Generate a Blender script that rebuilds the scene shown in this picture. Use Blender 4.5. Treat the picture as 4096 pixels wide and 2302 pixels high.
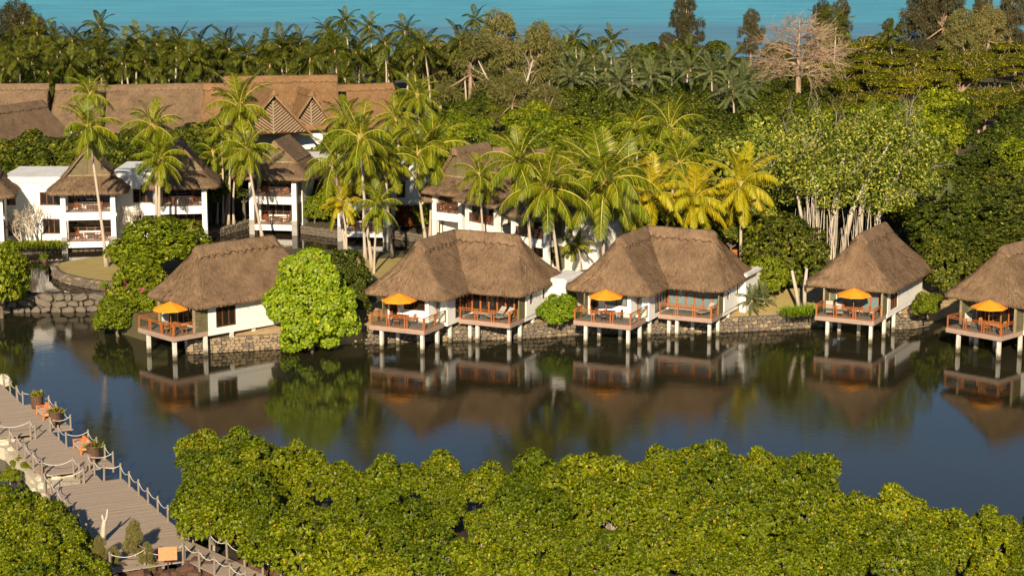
import bpy, math, random
import numpy as np
from mathutils import Vector, Matrix, noise
from mathutils.geometry import tessellate_polygon
R = math.radians
for o in list(bpy.data.objects): bpy.data.objects.remove(o)
SC = bpy.context.scene
COL = SC.collection
# ---------------------------------------------------------------- camera, sky, sun, exposure
F = 70 / 36 * 1024; CAMZ = 37.0; PITCH = math.atan(387.5 / F)
cam = bpy.data.cameras.new('camera'); cam.lens = 70; cam.sensor_width = 36; cam.clip_end = 60000; cam.clip_start = 1
camo = bpy.data.objects.new('camera', cam); COL.objects.link(camo)
camo.location = (0, 0, CAMZ); camo.rotation_euler = (R(90) - PITCH, 0, 0); SC.camera = camo
SUN_EL, SUN_AZ = R(23), R(4.5)
w = bpy.data.worlds.new('World'); SC.world = w; w.use_nodes = True
nt = w.node_tree; bg = nt.nodes['Background']; sky = nt.nodes.new('ShaderNodeTexSky')
sky.sky_type = 'NISHITA'; sky.sun_disc = False; sky.sun_elevation = SUN_EL; sky.sun_rotation = math.pi + SUN_AZ
sky.air_density = 1.0; sky.dust_density = 0.15; sky.ozone_density = 3.0
nt.links.new(sky.outputs[0], bg.inputs[0]); bg.inputs[1].default_value = 0.052
sl = bpy.data.lights.new('sun', 'SUN'); sl.energy = 5.0; sl.angle = R(0.6); sl.color = (1.0, 0.83, 0.60)
so = bpy.data.objects.new('sun', sl); COL.objects.link(so)
so.rotation_euler = Vector((math.sin(SUN_AZ) * math.cos(SUN_EL), math.cos(SUN_AZ) * math.cos(SUN_EL), -math.sin(SUN_EL))).to_track_quat('-Z', 'Y').to_euler()
so.location = (-60, -120, 120)
vs = SC.view_settings; vs.view_transform = 'Standard'; vs.look = 'None'; vs.gamma = 1; vs.exposure = 0.68
SC.render.resolution_x = 1024; SC.render.resolution_y = 575
# ---------------------------------------------------------------- where things stand (ground survey from the air)
_c, _s = math.cos(PITCH), math.sin(PITCH)
def ray(px, py):
    x = (px - 512) / F; y = -(py - 287.5) / F
    return Vector((x, _c + y * _s, -_s + y * _c))
def G(px, py, z=0.0):
    d = ray(px, py); return d * ((z - CAMZ) / d.z) + Vector((0, 0, CAMZ))
def AT(px, py, Y):
    d = ray(px, py); return d * (Y / d.y) + Vector((0, 0, CAMZ))
# ---------------------------------------------------------------- mesh helpers
class MB:
    def __init__(s): s.v = []; s.f = []; s.uv = []
    def add(s, vs, fs, uvs=None):
        b = len(s.v); s.v += [tuple(p) for p in vs]; s.f += [tuple(b + i for i in f) for f in fs]
        if uvs is not None: s.uv += uvs
    def box(s, x0, x1, y0, y1, z0, z1, m=None):
        P = [(x, y, z) for z in (z0, z1) for y in (y0, y1) for x in (x0, x1)]
        if m is not None: P = [tuple(m @ Vector(p)) for p in P]
        s.add(P, [(0, 2, 3, 1), (4, 5, 7, 6), (0, 1, 5, 4), (2, 6, 7, 3), (0, 4, 6, 2), (1, 3, 7, 5)]); return s
    def beam(s, a, b, w, h=None, up=(0, 0, 1)):
        a = Vector(a); b = Vector(b); d = b - a; L = d.length
        if L < 1e-6: return s
        d /= L; u = Vector(up)
        if abs(d.dot(u)) > .98: u = Vector((0, 1, 0))
        x = d.cross(u).normalized(); y = x.cross(d); h = w if h is None else h
        P = []
        for e in (a, b):
            for (i, j) in ((-1, -1), (1, -1), (1, 1), (-1, 1)): P.append(e + x * (i * w / 2) + y * (j * h / 2))
        s.add(P, [(3, 2, 1, 0), (4, 5, 6, 7), (0, 1, 5, 4), (1, 2, 6, 5), (2, 3, 7, 6), (3, 0, 4, 7)]); return s
    def tube(s, pts, rad, n=6, cap=True):
        pts = [Vector(p) for p in pts]; b = len(s.v); m = len(pts)
        if not hasattr(rad, '__len__'): rad = [rad] * m
        ref = Vector((0.31, 0.95, 0.05))
        for i, p in enumerate(pts):
            d = (pts[min(i + 1, m - 1)] - pts[max(i - 1, 0)])
            d = d.normalized() if d.length > 1e-9 else Vector((0, 0, 1))
            r = ref if abs(d.dot(ref)) < .95 else Vector((1, 0, 0))
            x = d.cross(r).normalized(); y = d.cross(x)
            for k in range(n):
                a = 2 * math.pi * k / n; s.v.append(tuple(p + (x * math.cos(a) + y * math.sin(a)) * rad[i]))
        for i in range(m - 1):
            for k in range(n):
                s.f.append((b + i * n + k, b + i * n + (k + 1) % n, b + (i + 1) * n + (k + 1) % n, b + (i + 1) * n + k))
        if cap:
            s.f.append(tuple(b + k for k in range(n))[::-1]); s.f.append(tuple(b + (m - 1) * n + k for k in range(n)))
        return s
    def lathe(s, c, prof, n=12):
        b = len(s.v); c = Vector(c)
        for (r, z) in prof:
            for k in range(n):
                a = 2 * math.pi * k / n; s.v.append((c.x + r * math.cos(a), c.y + r * math.sin(a), c.z + z))
        for i in range(len(prof) - 1):
            for k in range(n):
                s.f.append((b + i * n + k, b + i * n + (k + 1) % n, b + (i + 1) * n + (k + 1) % n, b + (i + 1) * n + k))
        s.f.append(tuple(b + k for k in range(n))[::-1]); s.f.append(tuple(b + (len(prof) - 1) * n + k for k in range(n)))
        return s
    def prism(s, poly, z0, z1):
        n = len(poly); tri = tessellate_polygon([[Vector((p[0], p[1], 0)) for p in poly]])
        ar = sum(poly[i][0] * poly[(i + 1) % n][1] - poly[(i + 1) % n][0] * poly[i][1] for i in range(n))
        if ar < 0: poly = poly[::-1]; tri = [tuple(n - 1 - i for i in t) for t in tri]
        def ccw(t):
            a, b, c = (poly[i] for i in t)
            return t if (b[0] - a[0]) * (c[1] - a[1]) - (c[0] - a[0]) * (b[1] - a[1]) > 0 else t[::-1]
        tri = [ccw(tuple(t)) for t in tri]
        V = [(p[0], p[1], z0) for p in poly] + [(p[0], p[1], z1) for p in poly]
        f = [tuple(n + i for i in t) for t in tri] + [(i, (i + 1) % n, n + (i + 1) % n, n + i) for i in range(n)]
        s.add(V, f); return s
    def mesh(s, name, smooth=False):
        me = bpy.data.meshes.new(name); me.from_pydata(s.v, [], s.f)
        if s.uv:
            l = me.uv_layers.new(name='UVMap')
            for lp in me.loops: l.data[lp.index].uv = s.uv[lp.vertex_index]
        if smooth: me.polygons.foreach_set('use_smooth', [True] * len(me.polygons))
        me.update(); return me
    def build(s, name, mat, parent=None, smooth=False, loc=None, rz=0):
        return obj(name, s.mesh(name, smooth), mat, parent, loc, rz)
def obj(name, me, mat=None, parent=None, loc=None, rz=0):
    if mat is not None and not me.materials: me.materials.append(mat)
    o = bpy.data.objects.new(name, me); COL.objects.link(o)
    if parent is not None: o.parent = parent
    if loc is not None: o.location = loc
    if rz: o.rotation_euler = (0, 0, rz)
    return o
def tag(o, label=None, cat=None, group=None, kind=None):
    if label: o['label'] = label
    if cat: o['category'] = cat
    if group: o['group'] = group
    if kind: o['kind'] = kind
    return o
def thing(name, label, cat, loc=(0, 0, 0), rz=0, group=None):
    o = bpy.data.objects.new(name, None); COL.objects.link(o); o.empty_display_size = .3
    o.location = loc; o.rotation_euler = (0, 0, rz); return tag(o, label, cat, group)
def copy_tree(src, parent=None):
    c = src.copy(); COL.objects.link(c); c.parent = parent
    for ch in src.children: copy_tree(ch, c)
    return c
def quad_mesh(name, Q, mats):
    Q = np.asarray(Q, dtype=np.float32); n = len(Q); me = bpy.data.meshes.new(name)
    me.vertices.add(n * 4); me.vertices.foreach_set('co', Q.reshape(-1))
    me.loops.add(n * 4); me.loops.foreach_set('vertex_index', np.arange(n * 4, dtype=np.int32))
    me.polygons.add(n); me.polygons.foreach_set('loop_start', np.arange(0, n * 4, 4, dtype=np.int32))
    me.update(calc_edges=True); me.validate()
    for m in (mats if isinstance(mats, (list, tuple)) else [mats]): me.materials.append(m)
    return me
# ---------------------------------------------------------------- materials
def newmat(name):
    m = bpy.data.materials.new(name); m.use_nodes = True; t = m.node_tree; return m, t, t.nodes['Principled BSDF']
def nd(t, typ, **kw):
    n = t.nodes.new(typ)
    for k, v in kw.items(): setattr(n, k, v)
    return n
def ramp(t, fac, stops):
    r = nd(t, 'ShaderNodeValToRGB'); e = r.color_ramp.elements
    while len(e) < len(stops): e.new(.5)
    for i, (p, c) in enumerate(stops): e[i].position = p; e[i].color = (*c, 1)
    t.links.new(fac, r.inputs[0]); return r.outputs[0]
def noisetex(t, vec, scale, detail=4, rough=.55, dist=0.0):
    n = nd(t, 'ShaderNodeTexNoise'); n.inputs['Scale'].default_value = scale; n.inputs['Detail'].default_value = detail
    n.inputs['Roughness'].default_value = rough; n.inputs['Distortion'].default_value = dist
    if vec is not None: t.links.new(vec, n.inputs['Vector'])
    return n.outputs['Fac']
def mapping(t, vec, sc):
    m = nd(t, 'ShaderNodeMapping'); m.inputs['Scale'].default_value = sc; t.links.new(vec, m.inputs[0]); return m.outputs[0]
def mixc(t, fac, a, b, mode='MIX'):
    m = nd(t, 'ShaderNodeMix', data_type='RGBA', blend_type=mode)
    for i, x in ((0, fac), (6, a), (7, b)):
        if hasattr(x, 'is_output'): t.links.new(x, m.inputs[i])
        elif i == 0: m.inputs[0].default_value = x
        else: m.inputs[i].default_value = (*x, 1)
    return m.outputs[2]
def bump(t, p, h, strength, dist=.02):
    b = nd(t, 'ShaderNodeBump'); b.inputs['Strength'].default_value = strength; b.inputs['Distance'].default_value = dist
    t.links.new(h, b.inputs['Height']); t.links.new(b.outputs[0], p.inputs['Normal'])
def surf(name, c1, c2, scale=2.0, rough=.7, bmp=.3, sc3=(1, 1, 1), c3=None, fine=None, spec=.3, coord='Object', dist=.02):
    m, t, p = newmat(name); tc = nd(t, 'ShaderNodeTexCoord')
    v = mapping(t, tc.outputs[coord], sc3)
    if coord == 'Object':
        oi = nd(t, 'ShaderNodeObjectInfo'); va = nd(t, 'ShaderNodeVectorMath', operation='ADD')
        ms = nd(t, 'ShaderNodeVectorMath', operation='SCALE'); ms.inputs[3].default_value = 37.0
        cx = nd(t, 'ShaderNodeCombineXYZ'); t.links.new(oi.outputs['Random'], cx.inputs[0]); t.links.new(oi.outputs['Random'], cx.inputs[1])
        t.links.new(cx.outputs[0], ms.inputs[0]); t.links.new(v, va.inputs[0]); t.links.new(ms.outputs[0], va.inputs[1]); v = va.outputs[0]
    f = noisetex(t, v, scale, 5, .6)
    st = [(.3, c1), (.7, c2)] if c3 is None else [(.25, c1), (.5, c2), (.75, c3)]
    col = ramp(t, f, st)
    h = noisetex(t, v, scale * (fine or 5), 5, .65)
    col = mixc(t, .35, col, ramp(t, h, [(.3, tuple(x * .6 for x in c1)), (.7, tuple(min(1, x * 1.25) for x in c2))]))
    t.links.new(col, p.inputs['Base Color']); p.inputs['Roughness'].default_value = rough; p.inputs['Specular IOR Level'].default_value = spec
    if bmp: bump(t, p, h, bmp, dist)
    return m
def leafmat(name, lo, hi, accent=None, frac=.06, trans=.3, rough=.5, objvar=.25, spec=.15):
    m, t, p = newmat(name); g = nd(t, 'ShaderNodeNewGeometry'); oi = nd(t, 'ShaderNodeObjectInfo')
    st = [(0, lo), (1 - frac, hi)] + ([(1 - frac * .8, accent), (1, accent)] if accent else [])
    col = ramp(t, g.outputs['Random Per Island'], st)
    hsv = nd(t, 'ShaderNodeHueSaturation'); t.links.new(col, hsv.inputs['Color'])
    mr = nd(t, 'ShaderNodeMapRange'); t.links.new(oi.outputs['Random'], mr.inputs[0]); mr.inputs[3].default_value = 1 - objvar; mr.inputs[4].default_value = 1 + objvar
    t.links.new(mr.outputs[0], hsv.inputs['Value'])
    mr2 = nd(t, 'ShaderNodeMapRange'); t.links.new(oi.outputs['Random'], mr2.inputs[0]); mr2.inputs[3].default_value = .512; mr2.inputs[4].default_value = .486
    t.links.new(mr2.outputs[0], hsv.inputs['Hue'])
    t.links.new(hsv.outputs[0], p.inputs['Base Color']); p.inputs['Roughness'].default_value = rough; p.inputs['Specular IOR Level'].default_value = spec
    tr = nd(t, 'ShaderNodeBsdfTranslucent'); t.links.new(mixc(t, 1.0, hsv.outputs[0], (1.15, 1.25, .55), 'MULTIPLY'), tr.inputs[0])
    ms = nd(t, 'ShaderNodeMixShader'); ms.inputs[0].default_value = trans
    t.links.new(p.outputs[0], ms.inputs[1]); t.links.new(tr.outputs[0], ms.inputs[2])
    t.links.new(ms.outputs[0], t.nodes['Material Output'].inputs[0]); return m
def thatchmat(name, base, hi, lo):
    m, t, p = newmat(name); uv = nd(t, 'ShaderNodeUVMap'); tc = nd(t, 'ShaderNodeTexCoord')
    st = noisetex(t, mapping(t, uv.outputs[0], (44, 4.5, 1)), 1.0, 6, .7, .4)
    st2 = noisetex(t, mapping(t, uv.outputs[0], (13, 1.5, 1)), 1.0, 5, .65)
    pa = noisetex(t, mapping(t, tc.outputs['Object'], (.6, .6, .6)), 1.0, 8, .72)
    col = ramp(t, pa, [(.36, lo), (.49, base), (.62, hi)])
    col = mixc(t, .6, col, ramp(t, st2, [(.3, tuple(x * .62 for x in base)), (.52, base), (.72, tuple(x * 1.35 for x in hi))]))
    col = mixc(t, .6, col, mixc(t, 1.0, col, ramp(t, st, [(.3, (.45, .43, .42)), (.68, (1.45, 1.42, 1.36))]), 'MULTIPLY'))
    sx = nd(t, 'ShaderNodeSeparateXYZ'); t.links.new(uv.outputs[0], sx.inputs[0])
    wob = nd(t, 'ShaderNodeMath', operation='MULTIPLY_ADD'); t.links.new(noisetex(t, mapping(t, uv.outputs[0], (.5, .5, 1)), 1.0, 2), wob.inputs[0]); wob.inputs[1].default_value = .5; t.links.new(sx.outputs[1], wob.inputs[2])
    md = nd(t, 'ShaderNodeMath', operation='PINGPONG'); md.inputs[1].default_value = .72; t.links.new(wob.outputs[0], md.inputs[0])
    ln = ramp(t, md.outputs[0], [(0, (.55, .5, .47)), (.035, (1, 1, 1))])
    nm = noisetex(t, mapping(t, uv.outputs[0], (.7, 2, 1)), 1.0, 2)
    col = mixc(t, nd_out(t, nm), col, mixc(t, 1.0, col, ln, 'MULTIPLY'))
    t.links.new(col, p.inputs['Base Color']); p.inputs['Roughness'].default_value = .95; p.inputs['Specular IOR Level'].default_value = .08
    mh = nd(t, 'ShaderNodeMath', operation='MULTIPLY_ADD'); t.links.new(st2, mh.inputs[0]); mh.inputs[1].default_value = 1.6; t.links.new(st, mh.inputs[2])
    bump(t, p, mh.outputs[0], .8, .05); return m
def nd_out(t, fac):
    r = nd(t, 'ShaderNodeMapRange'); t.links.new(fac, r.inputs[0]); r.inputs[1].default_value = .42; r.inputs[2].default_value = .58; return r.outputs[0]
M = {}
M['thatch'] = thatchmat('thatch', (.195, .128, .078), (.31, .212, .13), (.08, .056, .04))
M['thatch_hotel'] = thatchmat('thatch_hotel', (.18, .122, .074), (.28, .19, .115), (.08, .057, .04))
M['thatch_new'] = thatchmat('thatch_golden', (.215, .125, .06), (.31, .18, .085), (.11, .068, .038))
M['binding'] = surf('thatch_binding', (.05, .035, .024), (.10, .07, .045), 4, .95, .4)
M['white'] = surf('white_render', (.74, .71, .66), (.82, .80, .75), .6, .85, .15, fine=14, c3=(.80, .77, .72))
M['stained'] = surf('weathered_white', (.52, .52, .51), (.74, .73, .70), .5, .85, .2, fine=9, c3=(.82, .8, .77))
M['conc'] = surf('pile_concrete', (.38, .35, .31), (.68, .65, .58), 1.4, .85, .4, sc3=(1, 1, .5), c3=(.55, .52, .46))
def tide(m):
    t = m.node_tree; p = t.nodes['Principled BSDF']; tc = nd(t, 'ShaderNodeTexCoord'); sx = nd(t, 'ShaderNodeSeparateXYZ'); t.links.new(tc.outputs['Object'], sx.inputs[0])
    a = nd(t, 'ShaderNodeMath', operation='MULTIPLY_ADD'); t.links.new(noisetex(t, mapping(t, tc.outputs['Object'], (5, 5, 1)), 1.0, 4), a.inputs[0]); a.inputs[1].default_value = -.5; t.links.new(sx.outputs[2], a.inputs[2])
    src = p.inputs['Base Color'].links[0].from_socket; c = mixc(t, 1.0, src, ramp(t, a.outputs[0], [(0, (.22, .2, .15)), (.12, (.6, .55, .46)), (.35, (1, 1, 1))]), 'MULTIPLY'); t.links.new(c, p.inputs['Base Color'])
tide(M['conc'])
M['conc_grey'] = surf('grey_concrete', (.24, .23, .21), (.36, .35, .32), 1.5, .85, .3)
M['teak'] = surf('teak', (.26, .075, .020), (.42, .14, .04), 1.2, .5, .2, sc3=(3, 3, 1), spec=.4)
M['dark_wood'] = surf('dark_wood', (.075, .028, .014), (.15, .055, .025), 1.5, .5, .2, spec=.4)
M['orange_wood'] = surf('orange_wood', (.50, .17, .035), (.62, .24, .06), 1.5, .45, .15, spec=.4)
M['deckwood'] = surf('deck_boards', (.20, .18, .155), (.33, .30, .26), .9, .8, .4, sc3=(1, 9, 1))
M['fascia'] = surf('weathered_fascia', (.22, .145, .105), (.38, .27, .21), 1.2, .8, .3, sc3=(.6, .6, 5), c3=(.30, .20, .15))
M['plank'] = surf('boardwalk_plank', (.25, .19, .135), (.41, .325, .245), 1.1, .85, .5, sc3=(.6, 5, 3), c3=(.33, .26, .195))
M['post'] = surf('fence_post', (.16, .13, .105), (.30, .25, .20), 2, .85, .5, sc3=(4, 4, .7))
M['rope'] = surf('rope', (.58, .54, .48), (.72, .69, .63), 6, .9, .3)
M['bamboo'] = surf('bamboo_slats', (.12, .105, .05), (.24, .21, .11), 1.0, .7, .3, sc3=(1, 1, 6))
M['pole'] = surf('weathered_poles', (.22, .17, .10), (.36, .29, .18), 1.2, .8, .3)
M['cushion'] = surf('cream_cushion', (.40, .36, .30), (.50, .45, .38), 2, .9, .1)
M['orange_cloth'] = surf('orange_cushion', (.66, .16, .04), (.75, .22, .06), 2, .9, .1)
M['blue_cloth'] = surf('blue_towel', (.06, .36, .46), (.10, .46, .55), 2, .9, .1)
M['parasol'] = surf('parasol_cloth', (.82, .27, .012), (.90, .33, .02), .8, .8, .08, fine=20)
M['pot'] = surf('brown_pot', (.085, .045, .03), (.15, .085, .055), 2, .5, .2)
M['signboard'] = surf('sign_board', (.60, .235, .10), (.66, .27, .125), 1, .7, .05)
M['metal'] = surf('dark_metal', (.03, .028, .025), (.06, .055, .05), 2, .4, .1)
M['copper'] = surf('copper_lamp', (.16, .075, .03), (.25, .12, .05), 2, .4, .1)
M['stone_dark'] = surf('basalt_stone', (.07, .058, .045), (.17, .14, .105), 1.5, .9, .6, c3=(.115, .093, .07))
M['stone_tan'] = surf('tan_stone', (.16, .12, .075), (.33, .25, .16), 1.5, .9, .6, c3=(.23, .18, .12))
M['mortar'] = surf('mortar', (.06, .05, .04), (.13, .11, .085), 2, .95, .4)
M['rock'] = surf('brown_lava_rock', (.055, .03, .02), (.13, .07, .045), 1.6, .95, .9, c3=(.09, .05, .032), dist=.06)
M['pale_rock'] = surf('pale_rubble', (.36, .30, .21), (.62, .54, .40), 1.3, .95, .7, c3=(.5, .43, .31), dist=.05)
M['grass'] = surf('dry_lawn', (.30, .23, .075), (.42, .32, .12), .35, .95, .5, c3=(.24, .21, .05), fine=40, coord='Object')
M['earth'] = surf('leaf_litter_earth', (.05, .045, .02), (.10, .085, .04), .25, .95, .6, c3=(.06, .07, .02), fine=18)  # dark green-brown leaf litter, the ground's own tone
M['sand'] = surf('sandy_earth', (.34, .24, .12), (.48, .35, .19), .6, .95, .5, c3=(.26, .20, .075), fine=20)
M['mud'] = surf('mud', (.035, .028, .018), (.07, .055, .035), .6, .7, .4)
M['beach'] = surf('beach', (.5, .44, .33), (.6, .54, .42), .3, .95, .2)
M['trunk_palm'] = surf('palm_trunk', (.27, .215, .16), (.48, .40, .31), 3.0, .9, .8, sc3=(.6, .6, 3.2), c3=(.37, .305, .235))
M['bark'] = surf('bark', (.10, .075, .05), (.20, .155, .11), 3, .95, .6, sc3=(1, 1, .4))
M['bark_pale'] = surf('pale_bark', (.28, .23, .17), (.52, .45, .36), 2, .9, .5, sc3=(1, 1, .35), c3=(.40, .34, .27))
M['bark_bare'] = surf('bare_tree_bark', (.26, .175, .11), (.42, .30, .205), 2, .9, .5, sc3=(1, 1, .35))
M['twig'] = surf('grey_twig', (.27, .22, .17), (.40, .34, .28), 3, .9, .3)
M['frond'] = leafmat('palm_frond', (.065, .10, .004), (.215, .245, .008), (.36, .30, .02), .12, .25, .4, .14, .22)
M['frond_y'] = leafmat('yellow_palm_frond', (.24, .23, .006), (.47, .39, .012), (.56, .38, .02), .15, .26, .4, .1, .22)
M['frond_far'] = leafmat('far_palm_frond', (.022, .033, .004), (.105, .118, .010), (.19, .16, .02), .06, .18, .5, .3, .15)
M['frond_date'] = leafmat('date_palm_frond', (.06, .08, .025), (.17, .19, .075), None, .0, .2, .5, .25, .2)
M['rachis'] = surf('frond_rib', (.36, .33, .045), (.46, .40, .07), 2, .6, .1)
M['coconut'] = surf('coconut_husk', (.45, .27, .05), (.62, .38, .09), 3, .6, .2)
M['boots'] = surf('palm_boots', (.30, .19, .08), (.48, .33, .15), 4, .9, .8, sc3=(1, 1, 2))
M['mangrove'] = leafmat('mangrove_leaf', (.030, .048, .002), (.23, .275, .005), (.60, .32, .02), .012, .20, .42, .25, .25)
M['seagrape'] = leafmat('round_leaf', (.06, .12, .004), (.27, .37, .012), (.58, .44, .03), .014, .26, .45, .12, .2)
M['bush'] = leafmat('bush_leaf', (.030, .058, .002), (.24, .285, .010), (.42, .36, .03), .03, .20, .42, .2, .2)
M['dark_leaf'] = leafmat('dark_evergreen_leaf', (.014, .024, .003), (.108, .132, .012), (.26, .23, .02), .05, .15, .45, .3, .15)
M['acacia'] = leafmat('flat_crown_leaf', (.024, .034, .002), (.185, .19, .006), (.40, .32, .012), .06, .18, .5, .28, .2)
M['banyan'] = leafmat('banyan_leaf', (.06, .095, .008), (.30, .335, .05), (.52, .45, .05), .12, .24, .42, .1, .2)
M['casuarina'] = leafmat('casuarina_needle', (.13, .125, .032), (.25, .225, .07), None, .0, .25, .7, .22, .15)
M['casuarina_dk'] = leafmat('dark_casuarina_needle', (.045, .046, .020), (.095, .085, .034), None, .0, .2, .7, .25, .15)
M['yellow_leaf'] = leafmat('yellow_leaf', (.42, .33, .015), (.58, .43, .02), (.6, .3, .02), .1, .35, .5, .1, .2)
M['dry_twig'] = leafmat('dry_brush', (.24, .16, .10), (.37, .26, .17), (.42, .16, .06), .12, .1, .8, .2, .1)
M['red_leaf'] = leafmat('red_foliage', (.16, .04, .01), (.33, .08, .02), (.16, .14, .02), .3, .3, .5, .15, .2)
M['pink'] = leafmat('pink_flower', (.55, .03, .20), (.75, .06, .30), None, 0, .3, .6, .1, .2)
M['redflower'] = leafmat('red_flower', (.5, .03, .02), (.75, .06, .05), None, 0, .3, .6, .1, .2)
def glassmat(name, col, rough=.03, tint=None):
    m, t, p = newmat(name); p.inputs['Base Color'].default_value = (*col, 1); p.inputs['Roughness'].default_value = rough
    p.inputs['Specular IOR Level'].default_value = .8; return m
M['glass_dark'] = glassmat('dark_window_glass', (.018, .014, .010))
M['glass_teal'] = glassmat('curtain_sky_reflection_glass', (.16, .215, .215), .05)  # teal of curtains plus reflected sky and lagoon painted into the base colour
def panemat():
    m, t, p = newmat('clear_glass'); tr = nd(t, 'ShaderNodeBsdfTransparent'); tr.inputs[0].default_value = (.90, .94, .92, 1)
    gl = nd(t, 'ShaderNodeBsdfGlossy'); gl.inputs['Roughness'].default_value = .02
    ms = nd(t, 'ShaderNodeMixShader'); ms.inputs[0].default_value = .07; t.links.new(tr.outputs[0], ms.inputs[1]); t.links.new(gl.outputs[0], ms.inputs[2])
    t.links.new(ms.outputs[0], t.nodes['Material Output'].inputs[0]); return m
M['pane'] = panemat()
def watermat(name, c1, c2, bs, sc, rough, mask=True):
    m, t, p = newmat(name); tc = nd(t, 'ShaderNodeTexCoord'); v = tc.outputs['Object']
    big = noisetex(t, mapping(t, v, (.035, .06, 1)), 1.0, 3)
    t.links.new(ramp(t, big, [(.35, c1), (.65, c2)]), p.inputs['Base Color'])
    p.inputs['Roughness'].default_value = rough; p.inputs['IOR'].default_value = 1.33
    n1 = noisetex(t, mapping(t, v, (sc, sc * 1.5, 1)), 1.0, 4, .6, .3); n2 = noisetex(t, mapping(t, v, (sc * .25, sc * .4, 1)), 1.0, 2)
    a = nd(t, 'ShaderNodeMath', operation='MULTIPLY_ADD'); t.links.new(n2, a.inputs[0]); a.inputs[1].default_value = 1.5; t.links.new(n1, a.inputs[2])
    b = nd(t, 'ShaderNodeBump'); b.inputs['Distance'].default_value = .05
    mr = nd(t, 'ShaderNodeMapRange'); mr.inputs[1].default_value = .38; mr.inputs[2].default_value = .62; mr.inputs[3].default_value = bs * .55; mr.inputs[4].default_value = bs * 1.6
    t.links.new(noisetex(t, mapping(t, v, (.045, .10, 1)), 1.0, 3), mr.inputs[0]); t.links.new(mr.outputs[0], b.inputs['Strength'])
    t.links.new(a.outputs[0], b.inputs['Height']); t.links.new(b.outputs[0], p.inputs['Normal']); return m
M['lagoon'] = watermat('lagoon_water', (.026, .022, .009), (.018, .019, .010), .07, 2.8, .012)
M['pond'] = watermat('pond_water', (.030, .022, .012), (.020, .016, .010), .05, 2.2, .015)
def seamat():
    m, t, p = newmat('sea_water'); tc = nd(t, 'ShaderNodeTexCoord'); v = tc.outputs['Object']
    n = noisetex(t, mapping(t, v, (.0016, .010, 1)), 1.0, 4, .6, .8)
    sx = nd(t, 'ShaderNodeSeparateXYZ'); t.links.new(v, sx.inputs[0])
    a = nd(t, 'ShaderNodeMath', operation='MULTIPLY_ADD'); t.links.new(n, a.inputs[0]); a.inputs[1].default_value = 420
    t.links.new(sx.outputs[1], a.inputs[2])
    mr = nd(t, 'ShaderNodeMapRange'); mr.inputs[1].default_value = 600; mr.inputs[2].default_value = 1300; t.links.new(a.outputs[0], mr.inputs[0])
    col = ramp(t, mr.outputs[0], [(0, (.09, .24, .33)), (.22, (.08, .26, .36)), (.34, (.07, .36, .46)), (.62, (.065, .39, .50)), (1, (.075, .29, .46))])
    st = noisetex(t, mapping(t, v, (.02, .09, 1)), 1.0, 8, .75)
    col = mixc(t, .9, col, mixc(t, 1.0, col, ramp(t, st, [(.35, (.6, .66, .74)), (.65, (1.3, 1.25, 1.2))]), 'MULTIPLY'))
    t.links.new(col, p.inputs['Base Color']); p.inputs['Roughness'].default_value = .35; p.inputs['IOR'].default_value = 1.33; p.inputs['Specular IOR Level'].default_value = .3
    bump(t, p, noisetex(t, mapping(t, v, (.12, .35, 1)), 1.0, 5, .65), .5, 1.2); return m
M['sea'] = seamat()
def P2(lst, z): return [(lambda g: (g.x, g.y))(G(a, b, z)) for a, b in lst]
# ---------------------------------------------------------------- the setting: water, land
LAG = MB(); LAG.box(-420, 420, 40, 232, -.5, 0); tag(LAG.build('lagoon', M['lagoon']), kind='structure')
SEA = MB(); SEA.add([(-9000, 452, 0), (9000, 452, 0), (9000, 30000, 0), (-9000, 30000, 0)], [(0, 1, 2, 3)]); tag(SEA.build('sea', M['sea']), kind='structure')
POND = MB(); POND.prism(P2([(-160, 292), (118, 292), (190, 278), (300, 266), (420, 262), (475, 252), (480, 222), (-160, 222)], 1.5), .4, 1.5)
tag(POND.build('pond', M['pond']), kind='structure')
WALLF = [(187.5, 355.6), (222, 353.6), (256, 351.6), (290, 349.5), (330, 346.5), (364, 343.7), (405, 342.2), (445, 340.7), (480, 339.6), (512, 338.7), (545, 336.8), (574, 334.7), (612, 333.8), (651, 333.2), (690, 332.5), (725, 331.8), (768, 329.8), (805, 327.4), (840, 326), (870, 325.6), (895, 329.0), (912, 328.5), (927, 325.8), (945, 318), (975, 312), (1030, 312), (1120, 318), (1300, 322)]
FW = [G(a, b, 0) + Vector((0, 1.0 if i < 4 else .35, 0)) for i, (a, b) in enumerate(WALLF)]
FB = [p + Vector((0, 6.5, 0)) for p in FW]
bank = MB(); bv = []
for a, b in zip(FW, FB):
    m1 = a.lerp(b, .1); m2 = a.lerp(b, .55)
    bv += [(a.x, a.y + .12, -.6), (a.x, a.y + .12, 1.15), (m1.x, m1.y, 1.2), (m2.x, m2.y, 1.55), (b.x, b.y, 2.2)]
bf = []
for i in range(len(FW) - 1):
    for k in range(4): bf.append((i * 5 + k, i * 5 + 5 + k, i * 5 + 6 + k, i * 5 + 1 + k))
bank.add(bv, bf); tag(bank.build('bank', M['sand']), kind='structure')
chan = [(-220, 262), (0, 255), (62, 251), (120, 249), (165, 243), (209, 238.5), (235, 231), (250, 226.5), (298, 232), (338, 237.5), (394, 237.5), (421, 242), (452, 247), (430, 256), (408, 256.5), (375, 258), (345, 257), (298, 254.5), (240, 262), (190, 262), (140, 254), (118, 254)]
isl = [(99.5, 256), (84, 258), (69.6, 260.5), (58, 263), (53, 266.5), (55, 270), (62, 274), (80, 278.5), (99, 281.5), (122, 283)]
gp = P2(chan, 1.5) + P2(isl, 2.2) + P2([(118, 290)], 1.5) + [(-36.5, 172), (-31, 166)]
gp += [(b.x, b.y) for b in FB] + [(130, 190), (420, 452), (-420, 452), (-220, 240)]
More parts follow.
